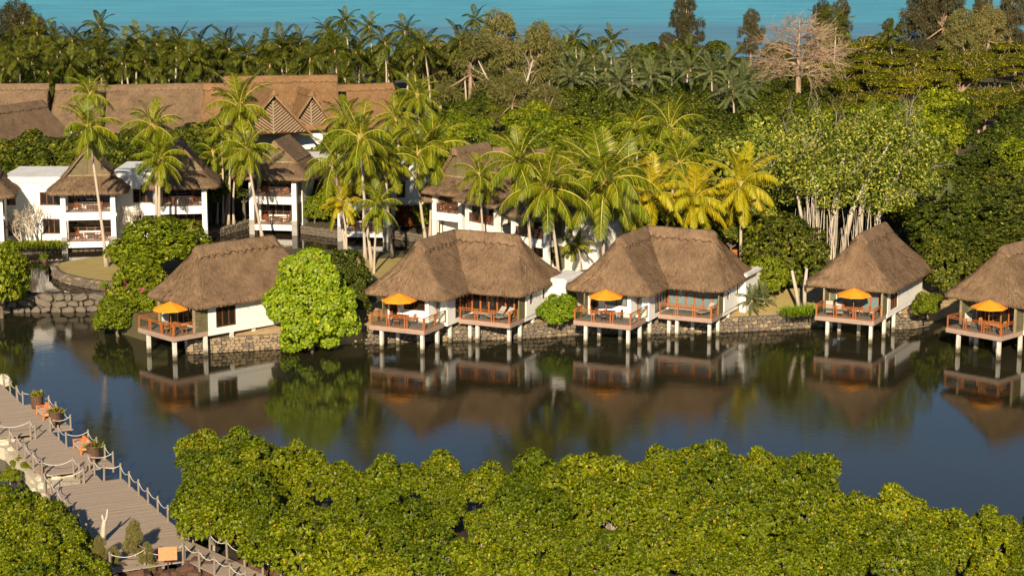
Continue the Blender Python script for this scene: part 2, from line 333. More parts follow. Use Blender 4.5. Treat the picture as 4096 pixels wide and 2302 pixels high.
tag(MB().prism(gp, -.5, 2.2).build('ground', M['earth']), kind='structure')
LW = P2([(298, 255), (345, 257.5), (375, 258.5), (408, 257), (432, 257), (455, 262), (455, 272), (395, 280), (355, 283), (300, 276)], 2.2)
tag(MB().prism(LW, 2.0, 2.206).build('lawn', M['grass']), kind='structure')
IW = P2([(122, 255)] + isl, 2.2)
tag(MB().prism(IW, 2.0, 2.206).build('lawn', M['grass']), kind='structure')
LR = [(FW[i].x, FW[i].y + .5) for i in (15, 16, 17)] + [(FW[17].x + .5, FW[17].y + 5), (FW[15].x + 3, FW[15].y + 6)]
gr = MB(); q = [(FW[14].x + 1.2, FW[14].y + .66, 1.205), (FW[17].x + .3, FW[17].y + .66, 1.205), (FW[17].x + .3, FW[17].y + 6.4, 2.21), (FW[14].x + 4, FW[14].y + 6.4, 2.21)]
gr.add(q, [(0, 1, 2, 3)]); tag(gr.build('lawn', M['grass']), kind='structure')
bch = MB().box(-420, 420, 440, 458, -.5, 1.2); tag(bch.build('beach', M['beach']), kind='structure')
# near bank: mud under the mangroves, rocky shore at the foot of the picture
mud = P2([(196, 500), (220, 476), (330, 478), (520, 492), (800, 490), (850, 520), (1060, 545), (1200, 600), (1200, 760), (200, 760), (215, 560)], 0)
tag(MB().prism(mud, -.5, .10).build('mudbank', M['mud']), kind='structure')
shore = P2([(112, 566), (185, 560), (262, 572), (420, 566), (640, 575), (700, 600), (1100, 620), (1100, 800), (-200, 800), (-200, 575)], 1.0)
tag(MB().prism(shore, -.5, .62).build('rocky_shore', M['rock']), kind='structure')
# ---------------------------------------------------------------- stone walls, every stone a piece of its own
rs = random.Random(5)
def stone_mesh(seed, mat):
    r = random.Random(seed); mb = MB()
    P = []
    for (k, ins) in ((-.5, .0), (.32, .0), (.5, .16)):
        n = 7
        for i in range(n):
            a = 2 * math.pi * i / n + .3; q = 1 / max(abs(math.cos(a)), abs(math.sin(a))); q = min(q, 1.22)
            rr = .5 * q * (1 - ins) * r.uniform(.9, 1.02); P.append((rr * math.cos(a), k, rr * math.sin(a)))
    f = []
    for j in range(2):
        for i in range(7): f.append((j * 7 + i, j * 7 + (i + 1) % 7, j * 7 + 7 + (i + 1) % 7, j * 7 + 7 + i))
    f.append(tuple(range(14, 21))); mb.add(P, f); return mb.mesh('stone')
def stones_of(mat):
    L = []
    for i in range(6):
        me = stone_mesh(i * 7 + 1, mat); me.materials.append(mat); L.append(me)
    return L
ST = {'stone_dark': stones_of(M['stone_dark']), 'stone_tan': stones_of(M['stone_tan'])}
def stone_wall(name, label, path, z0, z1, sw, sh, kinds, group=None, cap=False, depth=.35, top=None):
    path = [Vector((p[0], p[1], 0)) for p in path]; base = path[0]
    t = thing(name, label, 'wall', (base.x, base.y, z0), 0, group)
    bk = MB()
    for i in range(len(path) - 1):
        a, b = path[i], path[i + 1]; d = (b - a).normalized(); nrm = Vector((-d.y, d.x, 0))
        if nrm.y < 0: nrm = -nrm
        A, B = a - base + nrm * .16, b - base + nrm * .16
        bk.add([(A.x, A.y, -.6), (B.x, B.y, -.6), (B.x + nrm.x * .3, B.y + nrm.y * .3, -.6), (A.x + nrm.x * .3, A.y + nrm.y * .3, -.6)] + [(A.x, A.y, z1 - z0 - .02), (B.x, B.y, z1 - z0 - .02), (B.x + nrm.x * .3, B.y + nrm.y * .3, z1 - z0 - .02), (A.x + nrm.x * .3, A.y + nrm.y * .3, z1 - z0 - .02)], [(0, 1, 5, 4), (4, 5, 6, 7), (2, 3, 7, 6)])
    bk.build('mortar_backing', M['mortar'], t)
    seg = []; tot = 0
    for i in range(len(path) - 1):
        l = (path[i + 1] - path[i]).length; seg.append((tot, l, path[i], path[i + 1])); tot += l
    rows = max(1, round((z1 - z0) / sh)); h = (z1 - z0) / rows; cnt = 0
    for r in range(rows):
        s = rs.uniform(-.5, 0) * sw
        while s < tot and cnt < 298:
            wd = sw * (rs.uniform(.65, 1.45) if depth < .5 else rs.uniform(.4, 1.7)); c = min(max(s + wd / 2, 0), tot)
            for (s0, l, a, b) in seg:
                if s0 <= c <= s0 + l + 1e-6:
                    p = a.lerp(b, (c - s0) / l); d = (b - a).normalized()
            o = bpy.data.objects.new('stone', rs.choice(ST[rs.choice(kinds)])); COL.objects.link(o); o.parent = t
            nrm = Vector((d.y, -d.x, 0)); rot = math.atan2(d.y, d.x)
            if nrm.y > 0: rot += math.pi
            hh = h * rs.uniform(.85, 1.25) if not (cap and r == rows - 1) else h * .9
            o.location = (p.x - base.x, p.y - base.y, h * (r + .5) + rs.uniform(-.15, .15) * h * (0 if cap and r == rows - 1 else 1)); o.rotation_euler = (0, rs.uniform(-.12, .12) * (3 if depth > .5 else 1), rot + math.pi)
            o.scale = (wd * .99, depth * rs.uniform(.8, 1.25) * (1.35 if cap and r == rows - 1 else 1), hh * .99); s += wd; cnt += 1
    return t
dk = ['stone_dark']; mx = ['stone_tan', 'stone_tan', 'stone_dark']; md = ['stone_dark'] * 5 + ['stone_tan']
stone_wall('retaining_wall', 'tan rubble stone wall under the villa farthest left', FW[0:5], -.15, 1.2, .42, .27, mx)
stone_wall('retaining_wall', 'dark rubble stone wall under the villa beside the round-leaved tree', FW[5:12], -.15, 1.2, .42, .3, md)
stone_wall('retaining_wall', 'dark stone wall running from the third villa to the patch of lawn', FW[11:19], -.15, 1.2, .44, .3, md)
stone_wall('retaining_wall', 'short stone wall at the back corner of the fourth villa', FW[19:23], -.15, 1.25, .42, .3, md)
dam = [G(-10, 311.5, 0), G(40, 311.3, 0), G(85, 310.8, 0), G(120, 309, 0)]
stone_wall('stone_weir', 'weir of big dark boulders holding back the upper pond', dam, -.1, 1.62, .95, .62, dk, depth=.6)
ip = P2([(x, y) for x, y in isl], 2.2)
stone_wall('garden_wall', 'curved low stone edging round the lawn with the leaning palm', ip[3:], 1.4, 2.3, .42, .24, md, cap=True)
stone_wall('garden_wall', 'low stone wall at the front edge of the lawn behind the villas', P2([(350, 283.6), (372, 281.8), (392, 280.2)], 2.2), 1.2, 2.32, .4, .26, md, cap=True)
cw = P2(chan, 1.5)
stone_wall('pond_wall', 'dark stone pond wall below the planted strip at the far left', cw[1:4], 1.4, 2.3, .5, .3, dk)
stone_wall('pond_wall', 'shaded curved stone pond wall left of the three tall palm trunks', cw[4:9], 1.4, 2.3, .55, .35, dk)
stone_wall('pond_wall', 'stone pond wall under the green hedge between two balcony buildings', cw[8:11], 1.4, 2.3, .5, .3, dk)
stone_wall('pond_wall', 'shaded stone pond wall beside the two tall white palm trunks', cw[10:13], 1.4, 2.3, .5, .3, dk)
# ---------------------------------------------------------------- thatched roofs
def rrect(x0, x1, y0, y1, r, ns, m=5):
    cs = [(x1 - r, y0 + r, -90), (x1 - r, y1 - r, 0), (x0 + r, y1 - r, 90), (x0 + r, y0 + r, 180)]; out = []
    for i, (cx, cy, a0) in enumerate(cs):
        for k in range(m):
            a = R(a0 + 90 * k / (m - 1)); out.append((cx + r * math.cos(a), cy + r * math.sin(a)))
        nx, ny, na = cs[(i + 1) % 4]; e = out[-1]; q = (nx + r * math.cos(R(na)), ny + r * math.sin(R(na)))
        for k in range(1, ns[i % 2] + 1):
            f = k / (ns[i % 2] + 1); out.append((e[0] + (q[0] - e[0]) * f, e[1] + (q[1] - e[1]) * f))
    return out
def loft(mb, rings, seed=0, amp=.05, u0=0):
    n = len(rings[0]); V = []; UV = []
    per = [0]
    b = rings[min(3, len(rings) - 1)]
    for i in range(n): per.append(per[-1] + math.dist(b[i][:2], b[(i + 1) % n][:2]))
    for j, rg in enumerate(rings):
        for i, p in enumerate(rg):
            q = Vector(p); nz = noise.noise(q * .7 + Vector((seed * 7.1, 3, 1))) * amp + noise.noise(q * 2.6 + Vector((seed, 1, 9))) * amp * .5
            V.append((p[0], p[1], p[2] + nz)); L = 0
            for jj in range(1, j + 1): L += math.dist(rings[jj][i], rings[jj - 1][i])
            UV.append((u0 + per[i], L))
        V.append((rg[0][0], rg[0][1], V[-n][2])); UV.append((u0 + per[n], UV[-n][1]))
    f = []
    for j in range(len(rings) - 1):
        for i in range(n):
            f.append((j * (n + 1) + i, j * (n + 1) + i + 1, (j + 1) * (n + 1) + i + 1, (j + 1) * (n + 1) + i))
    mb.add(V, f, UV)
def fringe(mb, ring, z, seed, dens=14, ln=.26):
    r = random.Random(seed); n = len(ring)
    for i in range(n):
        a = Vector(ring[i]); b = Vector(ring[(i + 1) % n]); L = (b - a).length
        if L < 1e-4: continue
        d = (b - a) / L; o = Vector((d.y, -d.x, 0))
        for k in range(int(L * dens * r.uniform(.7, 1.3)) + 1):
            p = a.lerp(b, r.random()) + Vector((0, 0, r.uniform(-.02, .1))); w_ = r.uniform(.02, .05); l = ln * r.uniform(.5, 1.3)
            e = p + o * r.uniform(-.04, .09) + d * r.uniform(-.07, .07) + Vector((0, 0, -l)); p = p - o * .05
            u = r.uniform(0, 50)
            mb.add([p - d * w_, p + d * w_, e + d * w_ * .4, e - d * w_ * .4], [(0, 1, 2, 3)], [(u, 0), (u + w_, 0), (u + w_, l), (u, l)])
def tufts(mb, rings, seed, n, ln=.5):
    r = random.Random(seed); m = len(rings[0])
    for k in range(n):
        j = r.randrange(3, len(rings) - 1); i = r.randrange(m); a = Vector(rings[j][i]).lerp(Vector(rings[j][(i + 1) % m]), r.random())
        up = (Vector(rings[j + 1][i]) - Vector(rings[j][i]))
        if up.length < .02: continue
        up.normalize(); sd = Vector((up.y, -up.x, 0)); sd = sd.normalized() if sd.length > 1e-3 else Vector((1, 0, 0))
        nr = sd.cross(up); nr = nr if nr.z > 0 else -nr
        a = a + up * r.uniform(0, .4); dn = (-up + sd * r.uniform(-.25, .25)).normalized(); l = ln * r.uniform(.4, 1.2); w_ = r.uniform(.012, .03)
        e = a + dn * l + nr * r.uniform(.07, .13); a = a + nr * .02; u = r.uniform(0, 60)
        mb.add([a - sd * w_, a + sd * w_, e + sd * w_, e - sd * w_], [(0, 1, 2, 3)], [(u, 0), (u + w_, 0), (u + w_, l), (u, l)])
def hip_rings(x0, x1, y0, y1, ry0, ry1, ze, zr, axis='y', r0=1.0, c=.38, lev=16, thick=.34):
    """eave rectangle, ridge from ry0 to ry1 along the axis through the middle"""
    cx, cy = (x0 + x1) / 2, (y0 + y1) / 2
    ns = (max(6, int((y1 - y0) / .45)), max(6, int((x1 - x0) / .45)))
    def rg(t, z, ins=0):
        if axis == 'y': a, b, c_, d = x0 + (cx - x0) * t, x1 + (cx - x1) * t, y0 + (ry0 - y0) * t, y1 + (ry1 - y1) * t
        else: a, b, c_, d = x0 + (ry0 - x0) * t, x1 + (ry1 - x1) * t, y0 + (cy - y0) * t, y1 + (cy - y1) * t
        a += ins; b -= ins; c_ += ins; d -= ins
        r = min(r0 * (1 - t) + .05, (b - a) / 2 - .001, (d - c_) / 2 - .001); r = max(r, .0005)
        return [(p[0], p[1], z) for p in rrect(a, b, c_, d, r, ns)]
    out = [rg(0, ze + .1, 1.1), rg(0, ze - thick + .06, .16), rg(0, ze - thick * .75, .02), rg(0, ze - .08, 0)]
    for k in range(1, lev + 1):
        t = k / lev; t2 = min(t, .997); q = t - c * t * (1 - t) * (1.25 - .5 * t); out.append(rg(t2, ze + (zr - ze) * q))
    return out
def ridge_cap(pts, zr, slope, parent, seed, mat, w=.78, endf=(True, True)):
    """rolled thatch saddle along a ridge polyline (plan points)"""
    pts = [Vector((p[0], p[1], 0)) for p in pts]; mb = MB(); S = []
    for i in range(len(pts) - 1):
        n = max(4, int((pts[i + 1] - pts[i]).length / .22))
        for k in range(n + (i == len(pts) - 2)): S.append(pts[i].lerp(pts[i + 1], k / n))
    m = len(S); prof = [(-1.0, -1.0, -.06), (-1.02, -1.0, .2), (-.62, -.6, .23), (-.25, -.18, .24), (0, 0, .22), (.25, -.18, .24), (.62, -.6, .23), (1.02, -1, .2), (1, -1, -.06)]
    V = []; UV = []
    for i, p in enumerate(S):
        d = (S[min(i + 1, m - 1)] - S[max(i - 1, 0)]).normalized(); sd = Vector((d.y, -d.x, 0))
        sc = w * (1 + .10 * math.sin(i * 1.9 + seed) + .06 * math.sin(i * .7))
        for j, (a, dz, th) in enumerate(prof):
            e = 0
            if endf[0] and i < 2: e = (.55, .12)[i]
            if endf[1] and i > m - 3: e = (.12, .55)[i - m + 2 + 0] if i - m + 2 in (0, 1) else 0
            V.append(p + sd * (a * sc * (1 - e * .25)) + Vector((0, 0, zr + dz * sc * slope * .86 + th - e * .45 + noise.noise(p * 1.1 + Vector((seed, j * .4, 0))) * .05))); UV.append((i * .22, a * 1.2))
    np_ = len(prof); f = []
    for i in range(m - 1):
        for j in range(np_ - 1): f.append((i * np_ + j, i * np_ + np_ + j, i * np_ + np_ + j + 1, i * np_ + j + 1))
    f += [tuple(range(np_)), tuple((m - 1) * np_ + j for j in range(np_))[::-1]]
    mb.add(V, f, UV); o = mb.build('ridge_cap', mat, parent, True)
    if w > .7:
        for j in (1, np_ - 2): MB().tube([Vector(V[i * np_ + j]) + Vector((0, 0, -.05 + .05 * math.sin(i * 2.4))) for i in range(m)], [.05 + .02 * math.sin(i * 2.1) for i in range(m)], 5).build('ridge_binding', M['binding'], parent)
    return o
# ---------------------------------------------------------------- walls, windows, railings
def wall(mb, p0, p1, z0, z1, th=.2, op=()):
    """straight wall with rectangular openings (s0, s1, zb, zt)"""
    a = Vector((p0[0], p0[1], 0)); b = Vector((p1[0], p1[1], 0)); L = (b - a).length
    m = Matrix.Translation(a) @ Matrix.Rotation(math.atan2(b.y - a.y, b.x - a.x), 4, 'Z'); s = 0
    for (s0, s1, zb, zt) in sorted(op):
        if s0 > s: mb.box(s, s0, -th / 2, th / 2, z0, z1, m)
        if zb > z0: mb.box(s0, s1, -th / 2, th / 2, z0, zb, m)
        if zt < z1: mb.box(s0, s1, -th / 2, th / 2, zt, z1, m)
        s = s1
    if s < L: mb.box(s, L, -th / 2, th / 2, z0, z1, m)
    return m
def window(parent, m, s0, s1, zb, zt, n, glass, frame, name='window', fw=.09, rows=1, off=0.0):
    f = MB(); f.box(s0, s1, -.07 + off, .07 + off, zb, zb + fw, m); f.box(s0, s1, -.07 + off, .07 + off, zt - fw, zt, m)
    for k in range(n + 1):
        x = s0 + (s1 - s0 - fw) * k / n; f.box(x, x + fw, -.068 + off, .068 + off, zb + fw, zt - fw, m)
    for k in range(1, rows):
        z = zb + (zt - zb) * k / rows; f.box(s0 + fw, s1 - fw, -.05 + off, .05 + off, z - .02, z + .02, m)
    w_ = f.build(name, frame, parent)
    for k in range(n):
        x = s0 + fw + (s1 - s0 - fw) * k / n; MB().box(x, x + (s1 - s0 - fw) / n - fw, -.012 + off, .012 + off, zb + fw, zt - fw, m).build('pane', glass, w_)
    return w_
def railing(parent, pts, z0, h=1.0, mat=None, glass=True, pairs=1.7):
    """teak handrail on posts with glass below"""
    for i in range(len(pts) - 1):
        a = Vector((*pts[i], 0)); b = Vector((*pts[i + 1], 0)); L = (b - a).length; d = (b - a) / L
        r = MB(); r.beam(a + Vector((0, 0, z0 + h)), b + Vector((0, 0, z0 + h)), .10, .055); r.beam(a + Vector((0, 0, z0 + h - .16)), b + Vector((0, 0, z0 + h - .16)), .05, .045)
        r.beam(a + Vector((0, 0, z0 + .10)), b + Vector((0, 0, z0 + .10)), .05, .045); r.build('handrail', mat, parent)
        n = max(1, round(L / pairs)); w_ = L / n
        for k in range(n + 1):
            ss = [k * w_ - .11, k * w_ + .11] if 0 < k < n else ([.06] if k == 0 else [L - .06])
            for s in ss:
                p = a + d * s; MB().box(p.x - .045, p.x + .045, p.y - .045, p.y + .045, z0 + .003, z0 + h - .03).build('railing_post', mat, parent)
        if glass:
            for k in range(n):
                p = a + d * (k * w_ + .17); q = a + d * ((k + 1) * w_ - .17); MB().beam(p + Vector((0, 0, z0 + .47)), q + Vector((0, 0, z0 + .47)), .012, .68).build('glass_panel', M['pane'], parent)
def shutter(parent, p0, p1, z0, z1, name='bamboo_shutter'):
    a = Vector((*p0, 0)); b = Vector((*p1, 0)); L = (b - a).length
    m = Matrix.Translation(a) @ Matrix.Rotation(math.atan2(b.y - a.y, b.x - a.x), 4, 'Z'); mb = MB()
    for (x0, x1) in ((0, .08), (L - .08, L)): mb.box(x0, x1, -.045, .045, z0, z1, m)
    for z in (z0, z1 - .07): mb.box(.08, L - .08, -.04, .04, z, z + .07, m)
    n = int((z1 - z0) / .085)
    for k in range(n):
        z = z0 + .09 + (z1 - z0 - .17) * k / n; mb.box(.08, L - .08, -.022 - .006 * (k % 2), .022, z, z + .042, m)
    return mb.build(name, M['bamboo'], parent)
# ---------------------------------------------------------------- terrace furniture (things of their own)
def parasol_meshes():
    c = MB(); n = 8; r, h = 1.5, .58
    V = [(0, 0, h)]
    for k in range(n):
        a = 2 * math.pi * (k + .5) / n; V.append((r * .5 * math.cos(a), r * .5 * math.sin(a), h * .54)); V.append((r * math.cos(a), r * math.sin(a), 0))
    f = []
    for k in range(n):
        a, b = 1 + 2 * k, 1 + 2 * ((k + 1) % n); f += [(0, a, b), (a, a + 1, b + 1, b)]
        V += [V[a + 1], V[b + 1]]; i = len(V); V.append((V[a + 1][0], V[a + 1][1], -.09)); V.append((V[b + 1][0], V[b + 1][1], -.09)); f.append((i - 2, i, i + 1, i - 1))
    c.add(V, f); p = MB().tube([(0, 0, -2.2), (0, 0, h + .12)], .035, 8); b = MB().lathe((0, 0, -2.25), [(.32, 0), (.32, .06), (.06, .10), (.05, .3)], 12)
    rb = MB()
    for k in range(n):
        a = 2 * math.pi * (k + .5) / n; rb.beam((0, 0, h - .05), (r * .97 * math.cos(a), r * .97 * math.sin(a), -.02), .02)
    return [('canopy', c.mesh('canopy'), 'parasol'), ('pole', p.mesh('pole'), 'teak'), ('base', b.mesh('base'), 'metal'), ('ribs', rb.mesh('ribs'), 'teak')]
def chair_meshes():
    L = []
    s = MB().box(-.24, .24, -.24, .24, .40, .45); L.append(('seat', s.mesh('seat'), 'teak')); L.append(('cushion', MB().box(-.22, .22, -.22, .22, .452, .50).mesh('cushion'), 'cushion'))
    b = MB()
    for x in (-.24, .2): b.box(x, x + .04, .21, .25, .46, .92)
    b.box(-.2, .2, .215, .245, .84, .92)
    for k in range(5): b.box(-.18 + k * .082, -.145 + k * .082, .22, .24, .47, .84)
    L.append(('backrest', b.mesh('backrest'), 'teak'))
    ar = MB()
    for x in (-.27, .22): ar.box(x, x + .05, -.24, .21, .62, .65); ar.box(x + .005, x + .045, -.24, -.2, .0, .62)
    L.append(('arms', ar.mesh('arms'), 'teak'))
    for x in (-.23, .19): L.append(('leg', MB().box(x, x + .04, .19, .23, 0, .4).mesh('leg'), 'teak'))
    return L
def table_meshes(sx=.55, sy=.45, h=.73):
    L = [('tabletop', MB().box(-sx, sx, -sy, sy, h - .04, h).mesh('tabletop'), 'teak')]
    for x in (-sx + .05, sx - .11):
        for y in (-sy + .05, sy - .11): L.append(('leg', MB().box(x, x + .06, y, y + .06, 0, h - .04).mesh('leg'), 'teak'))
    return L
def lounger_meshes():
    fr = MB(); fr.box(-.33, -.27, -1.0, .95, .24, .31); fr.box(.27, .33, -1.0, .95, .24, .31); fr.box(-.27, .27, -1.0, -.94, .24, .31); fr.box(-.27, .27, .3, .36, .24, .31)
    L = [('frame', fr.mesh('frame'), 'teak')]
    for x in (-.33, .27):
        for y in (-.9, .8): L.append(('leg', MB().box(x, x + .06, y, y + .06, 0, .24).mesh('leg'), 'teak'))
    L.append(('mattress', MB().box(-.3, .3, -.98, .3, .312, .40).mesh('mattress'), 'cushion'))
    m = Matrix.Translation((0, .31, .33)) @ Matrix.Rotation(R(50), 4, 'X'); L.append(('backrest', MB().box(-.3, .3, 0, .75, -.02, .08, m).mesh('backrest'), 'cushion'))
    return L
for n_ in ('parasol', 'chair', 'table', 'lounger'): pass
KIT = {'parasol': parasol_meshes(), 'chair': chair_meshes(), 'table': table_meshes(), 'lounger': lounger_meshes()}
for k_, L_ in KIT.items():
    for (_, me_, mt_) in L_: me_.materials.append(M[mt_])
def place(kit, name, label, cat, loc, rz, group=None, swap=None, sc=None):
    t = thing(name, label, cat, loc, rz, group)
    for (nm, me, mt) in KIT[kit]:
        if swap and mt in swap:
            key = me.name_full + '_' + swap[mt]; m2 = bpy.data.meshes.get(key)
            if m2 is None: m2 = me.copy(); m2.name = key; m2.materials.clear(); m2.materials.append(M[swap[mt]])
            me = m2
        o = bpy.data.objects.new(nm, me); COL.objects.link(o); o.parent = t
    if sc: t.scale = (sc, sc, sc)
    return t
# ---------------------------------------------------------------- water villas
ZD = 2.0
def stilts(t, pts, top=1.62, bot=-.9):
    for i, (x, y) in enumerate(pts):
        m = MB(); P = [(x, y, bot), (x, y, .0), (x, y, top)]; w_ = .135
        V = []
        for (px, py, pz), s in zip(P, (1, 1.02, .98)):
            for a, b in ((-1, -1), (1, -1), (1, 1), (-1, 1)): V.append((px + a * w_ * s + (i * 37 % 5 - 2) * .006 * (pz < .1), py + b * w_ * s, pz))
        m.add(V, [(0, 1, 5, 4), (1, 2, 6, 5), (2, 3, 7, 6), (3, 0, 4, 7), (4, 5, 9, 8), (5, 6, 10, 9), (6, 7, 11, 10), (7, 4, 8, 11), (8, 9, 10, 11)]); m.build('stilt', M['conc'], t)
def deck(t, x0, x1, y0, y1):
    d = MB(); n = round((y1 - y0) / .14); w_ = (y1 - y0 - .08) / n
    for k in range(n): d.box(x0 + .06, x1 - .06, y0 + .05 + k * w_, y0 + .05 + (k + 1) * w_ - .012, ZD - .05, ZD - .004 * (k % 2))
    d.build('deck', M['deckwood'], t)
    f = MB(); f.box(x0, x1, y0, y0 + .06, 1.62, ZD + .012); f.box(x0, x0 + .06, y0 + .06, y1, 1.62, ZD + .011); f.box(x1 - .06, x1, y0 + .06, y1, 1.62, ZD + .011); f.box(x0 + .06, x1 - .06, y0 + .06, y1, 1.66, ZD - .06)
    f.build('deck_fascia', M['fascia'], t)
def villa(label, O, ang, kind, yb=14.3, ry1=11.4, seed=1, glass='glass_teal', zr=8.5):
    O = G(*O, 2.0); t = thing('water_villa', label, 'villa', (O.x, O.y, 0), -R(ang))
    rf = MB(); ze = 4.5
    A = hip_rings(-7.0, 1.1, 1.75, yb + .2, 4.4, ry1, ze, zr, 'y', .7, .26, 16, .46)
    loft(rf, A, seed); fringe(rf, A[3], ze, seed, 16); tufts(rf, A, seed + 50, 2600)
    if kind == 'L':
        B = hip_rings(-5.6, 5.95, 6.0, 15.9, -2.95, 3.3, ze + .02, zr + .03, 'x', .7, .26, 16, .46)
        loft(rf, B, seed + 3, u0=30); fringe(rf, B[3], ze, seed + 5, 16); tufts(rf, B, seed + 70, 2600)
    ro = rf.build('thatched_roof', M['thatch'], t, False)
    for p in ro.data.polygons: p.use_smooth = True
    if kind == 'L': ridge_cap([(-2.95, 4.2), (-2.95, 10.95), (3.6, 10.95)], zr, 1.2, ro, seed, M['thatch'])
    else: ridge_cap([(-2.95, 4.2), (-2.95, ry1 + .3)], zr, 1.2, ro, seed, M['thatch'])
    deck(t, -5.25, 0, 0, 3.45)
    W = MB(); gl = M[glass]; fr = M['teak']
    if kind == 'S':
        slab = MB().box(-5.2, 0.05, 3.46, yb - 1.0, 1.62, 2.02); slab.build('floor_slab', M['white'], t)
        m = wall(W, (0, 3.45), (0, yb - 1.0), 2.03, 4.85, .2, [(.75, 2.75, 2.2, 4.3)]); window(t, m, .75, 2.75, 2.2, 4.3, 3, M['glass_dark'], M['dark_wood'])
        wall(W, (-5.15, yb - 1.0), (-5.15, 3.45), 2.03, 4.85, .2)
        wall(W, (-5.05, yb - 1.1), (-.1, yb - 1.1), 2.03, 4.85, .2)
        m = wall(W, (-5.05, 3.56), (-.1, 3.56), 2.03, 4.85, .2, [(.55, 4.4, 2.05, 4.45)]); window(t, m, .55, 4.4, 2.05, 4.45, 5, gl, fr, 'glazed_door', .12, 2)
        shutter(t, (0.02, 2.15), (0.02, 3.4), 2.05, 4.3); shutter(t, (-5.2, 2.15), (-5.2, 3.4), 2.05, 4.3); shutter(t, (-5.1, 3.38), (-4.55, 3.38), 2.06, 4.3); shutter(t, (-.62, 3.4), (-.12, 3.4), 2.06, 4.3)
        railing(t, [(-5.19, 2.1), (-5.19, .07), (-.06, .07), (-.06, 2.1)], ZD, 1.0, M['teak'])
        MB().box(-.09, .07, 2.0, 2.14, 2.02, 4.4).build('corner_post', M['pole'], t); MB().box(-5.26, -5.12, 2.0, 2.14, 2.02, 4.4).build('corner_post', M['pole'], t)
        stilts(t, [(-4.2, .35), (-.35, .35), (-.1, 3.2), (-.05, 5.8), (-3.9, 2.6), (-2.2, 2.8), (-.3, 8.2), (-5.0, 3.6)])
    else:
        MB().box(-5.2, .05, 4.45, 14.4, 1.62, 2.02).build('floor_slab', M['white'], t); MB().box(.06, 5.2, 8.42, 14.4, 1.62, 2.02).build('floor_slab', M['white'], t)
        MB().box(-5.2, -1.2, 3.0, 4.44, 2.012, 2.03).build('threshold', M['white'], t)
        m = wall(W, (-5.15, 3.1), (-1.2, 3.1), 2.03, 4.85, .2, [(.15, .95, 2.05, 4.4), (1.55, 3.6, 2.95, 4.3)]); window(t, m, .15, .95, 2.05, 4.4, 1, M['glass_dark'], fr, 'glazed_door'); window(t, m, 1.55, 3.6, 2.95, 4.3, 2, gl if glass != 'glass_dark' else M['glass_dark'], M['dark_wood'])
        wall(W, (-1.3, 3.2), (-1.3, 4.4), 2.03, 4.85, .2); m = wall(W, (-1.2, 4.5), (-.62, 4.5), 4.3, 4.85, .18); window(t, m, 0, .58, 2.05, 4.3, 1, M['glass_teal'], fr, 'glazed_door')
        W.box(-.6, .06, 4.0, 5.45, 1.62, 4.85)
        m = wall(W, (.0, 5.46), (.0, 8.3), 4.4, 4.85, .16); window(t, m, .0, 2.84, 2.05, 4.4, 4, gl, M['dark_wood'], 'glazed_screen', .09, 2)
        m = wall(W, (.1, 8.4), (5.1, 8.4), 4.42, 4.85, .18); window(t, m, .0, 5.0, 2.05, 4.42, 6, gl, fr, 'glazed_door', .15, 2)
        m = wall(W, (5.2, 8.5), (5.2, 14.4), 2.03, 4.85, .2, [(.75, 1.2, 3.0, 4.45), (3.3, 3.75, 3.0, 4.45)])
        window(t, m, .75, 1.2, 3.0, 4.45, 1, M['glass_dark'], M['dark_wood'], fw=.1); window(t, m, 3.3, 3.75, 3.0, 4.45, 1, M['glass_dark'], M['dark_wood'], fw=.1)
        wall(W, (-5.15, 14.3), (-5.15, 3.2), 2.03, 4.85, .2); wall(W, (-5.05, 14.4), (5.1, 14.4), 2.03, 4.85, .2)
        deck(t, .34, 5.2, 5.5, 8.38)
        railing(t, [(-5.19, 3.0), (-5.19, .07), (-.06, .07), (-.06, 3.95)], ZD, 1.0, M['teak']); railing(t, [(.42, 5.57), (5.14, 5.57), (5.14, 7.15)], ZD, 1.0, M['teak'], True, 1.6)
        shutter(t, (5.2, 7.2), (5.2, 8.38), 2.05, 4.35); shutter(t, (-5.2, 3.0), (-5.2, 2.2), 2.05, 4.3)
        ax = 7.2 if seed == 2 else 5.9
        an = MB().box(5.35, ax, 12.4, 16.6, 1.2, 4.5); an.build('annex_wall', M['white'], t); MB().box(5.2, ax + .15, 12.25, 16.75, 4.5, 4.75).box(5.5, ax - .15, 12.55, 16.45, 4.75, 4.80).build('annex_roof', M['stained'], t)
        stilts(t, [(-4.2, .25), (-.35, .3), (-.3, 2.8), (-3.9, 2.5), (-2.2, 3.1), (-.27, 5.1), (1.1, 6.2), (2.6, 8.0), (4.75, 6.3), (4.85, 8.2), (5.0, 10.4), (1.9, 6.0)])
    W.build('wall', M['white'], t)
    return t
def tw(t, x, y, z):
    a = t.rotation_euler[2]; return Vector((t.location.x + x * math.cos(a) - y * math.sin(a), t.location.y + x * math.sin(a) + y * math.cos(a), z))
V1 = villa('villa farthest left with triple window on its white side wall', (173, 337), 47, 'S', 15.2, 12.4, 1, 'glass_dark')
V2 = villa('twin-deck villa between the round-leaved tree and the feathery green shrub', (424.3, 330.3), 26, 'L', 14.6, 11.4, 2, 'glass_dark')
V3 = villa('twin-deck villa between the feathery green shrub and the patch of lawn', (631, 325.3), 25, 'L', 14.6, 11.4, 3, 'glass_teal')
V4 = villa('single-deck villa standing in front of the pale hanging banyan roots', (874, 321), 28, 'S', 14.6, 11.7, 4, 'glass_teal')
V5 = villa('villa cut off by the right edge of the picture', (1001, 336.5), 45, 'S', 14.3, 11.4, 5, 'glass_dark')
names = {1: 'the villa farthest left', 2: 'the villa beside the round-leaved tree', 3: 'the middle villa with teal panes', 4: 'the single-deck villa before the banyan', 5: 'the villa at the right edge'}
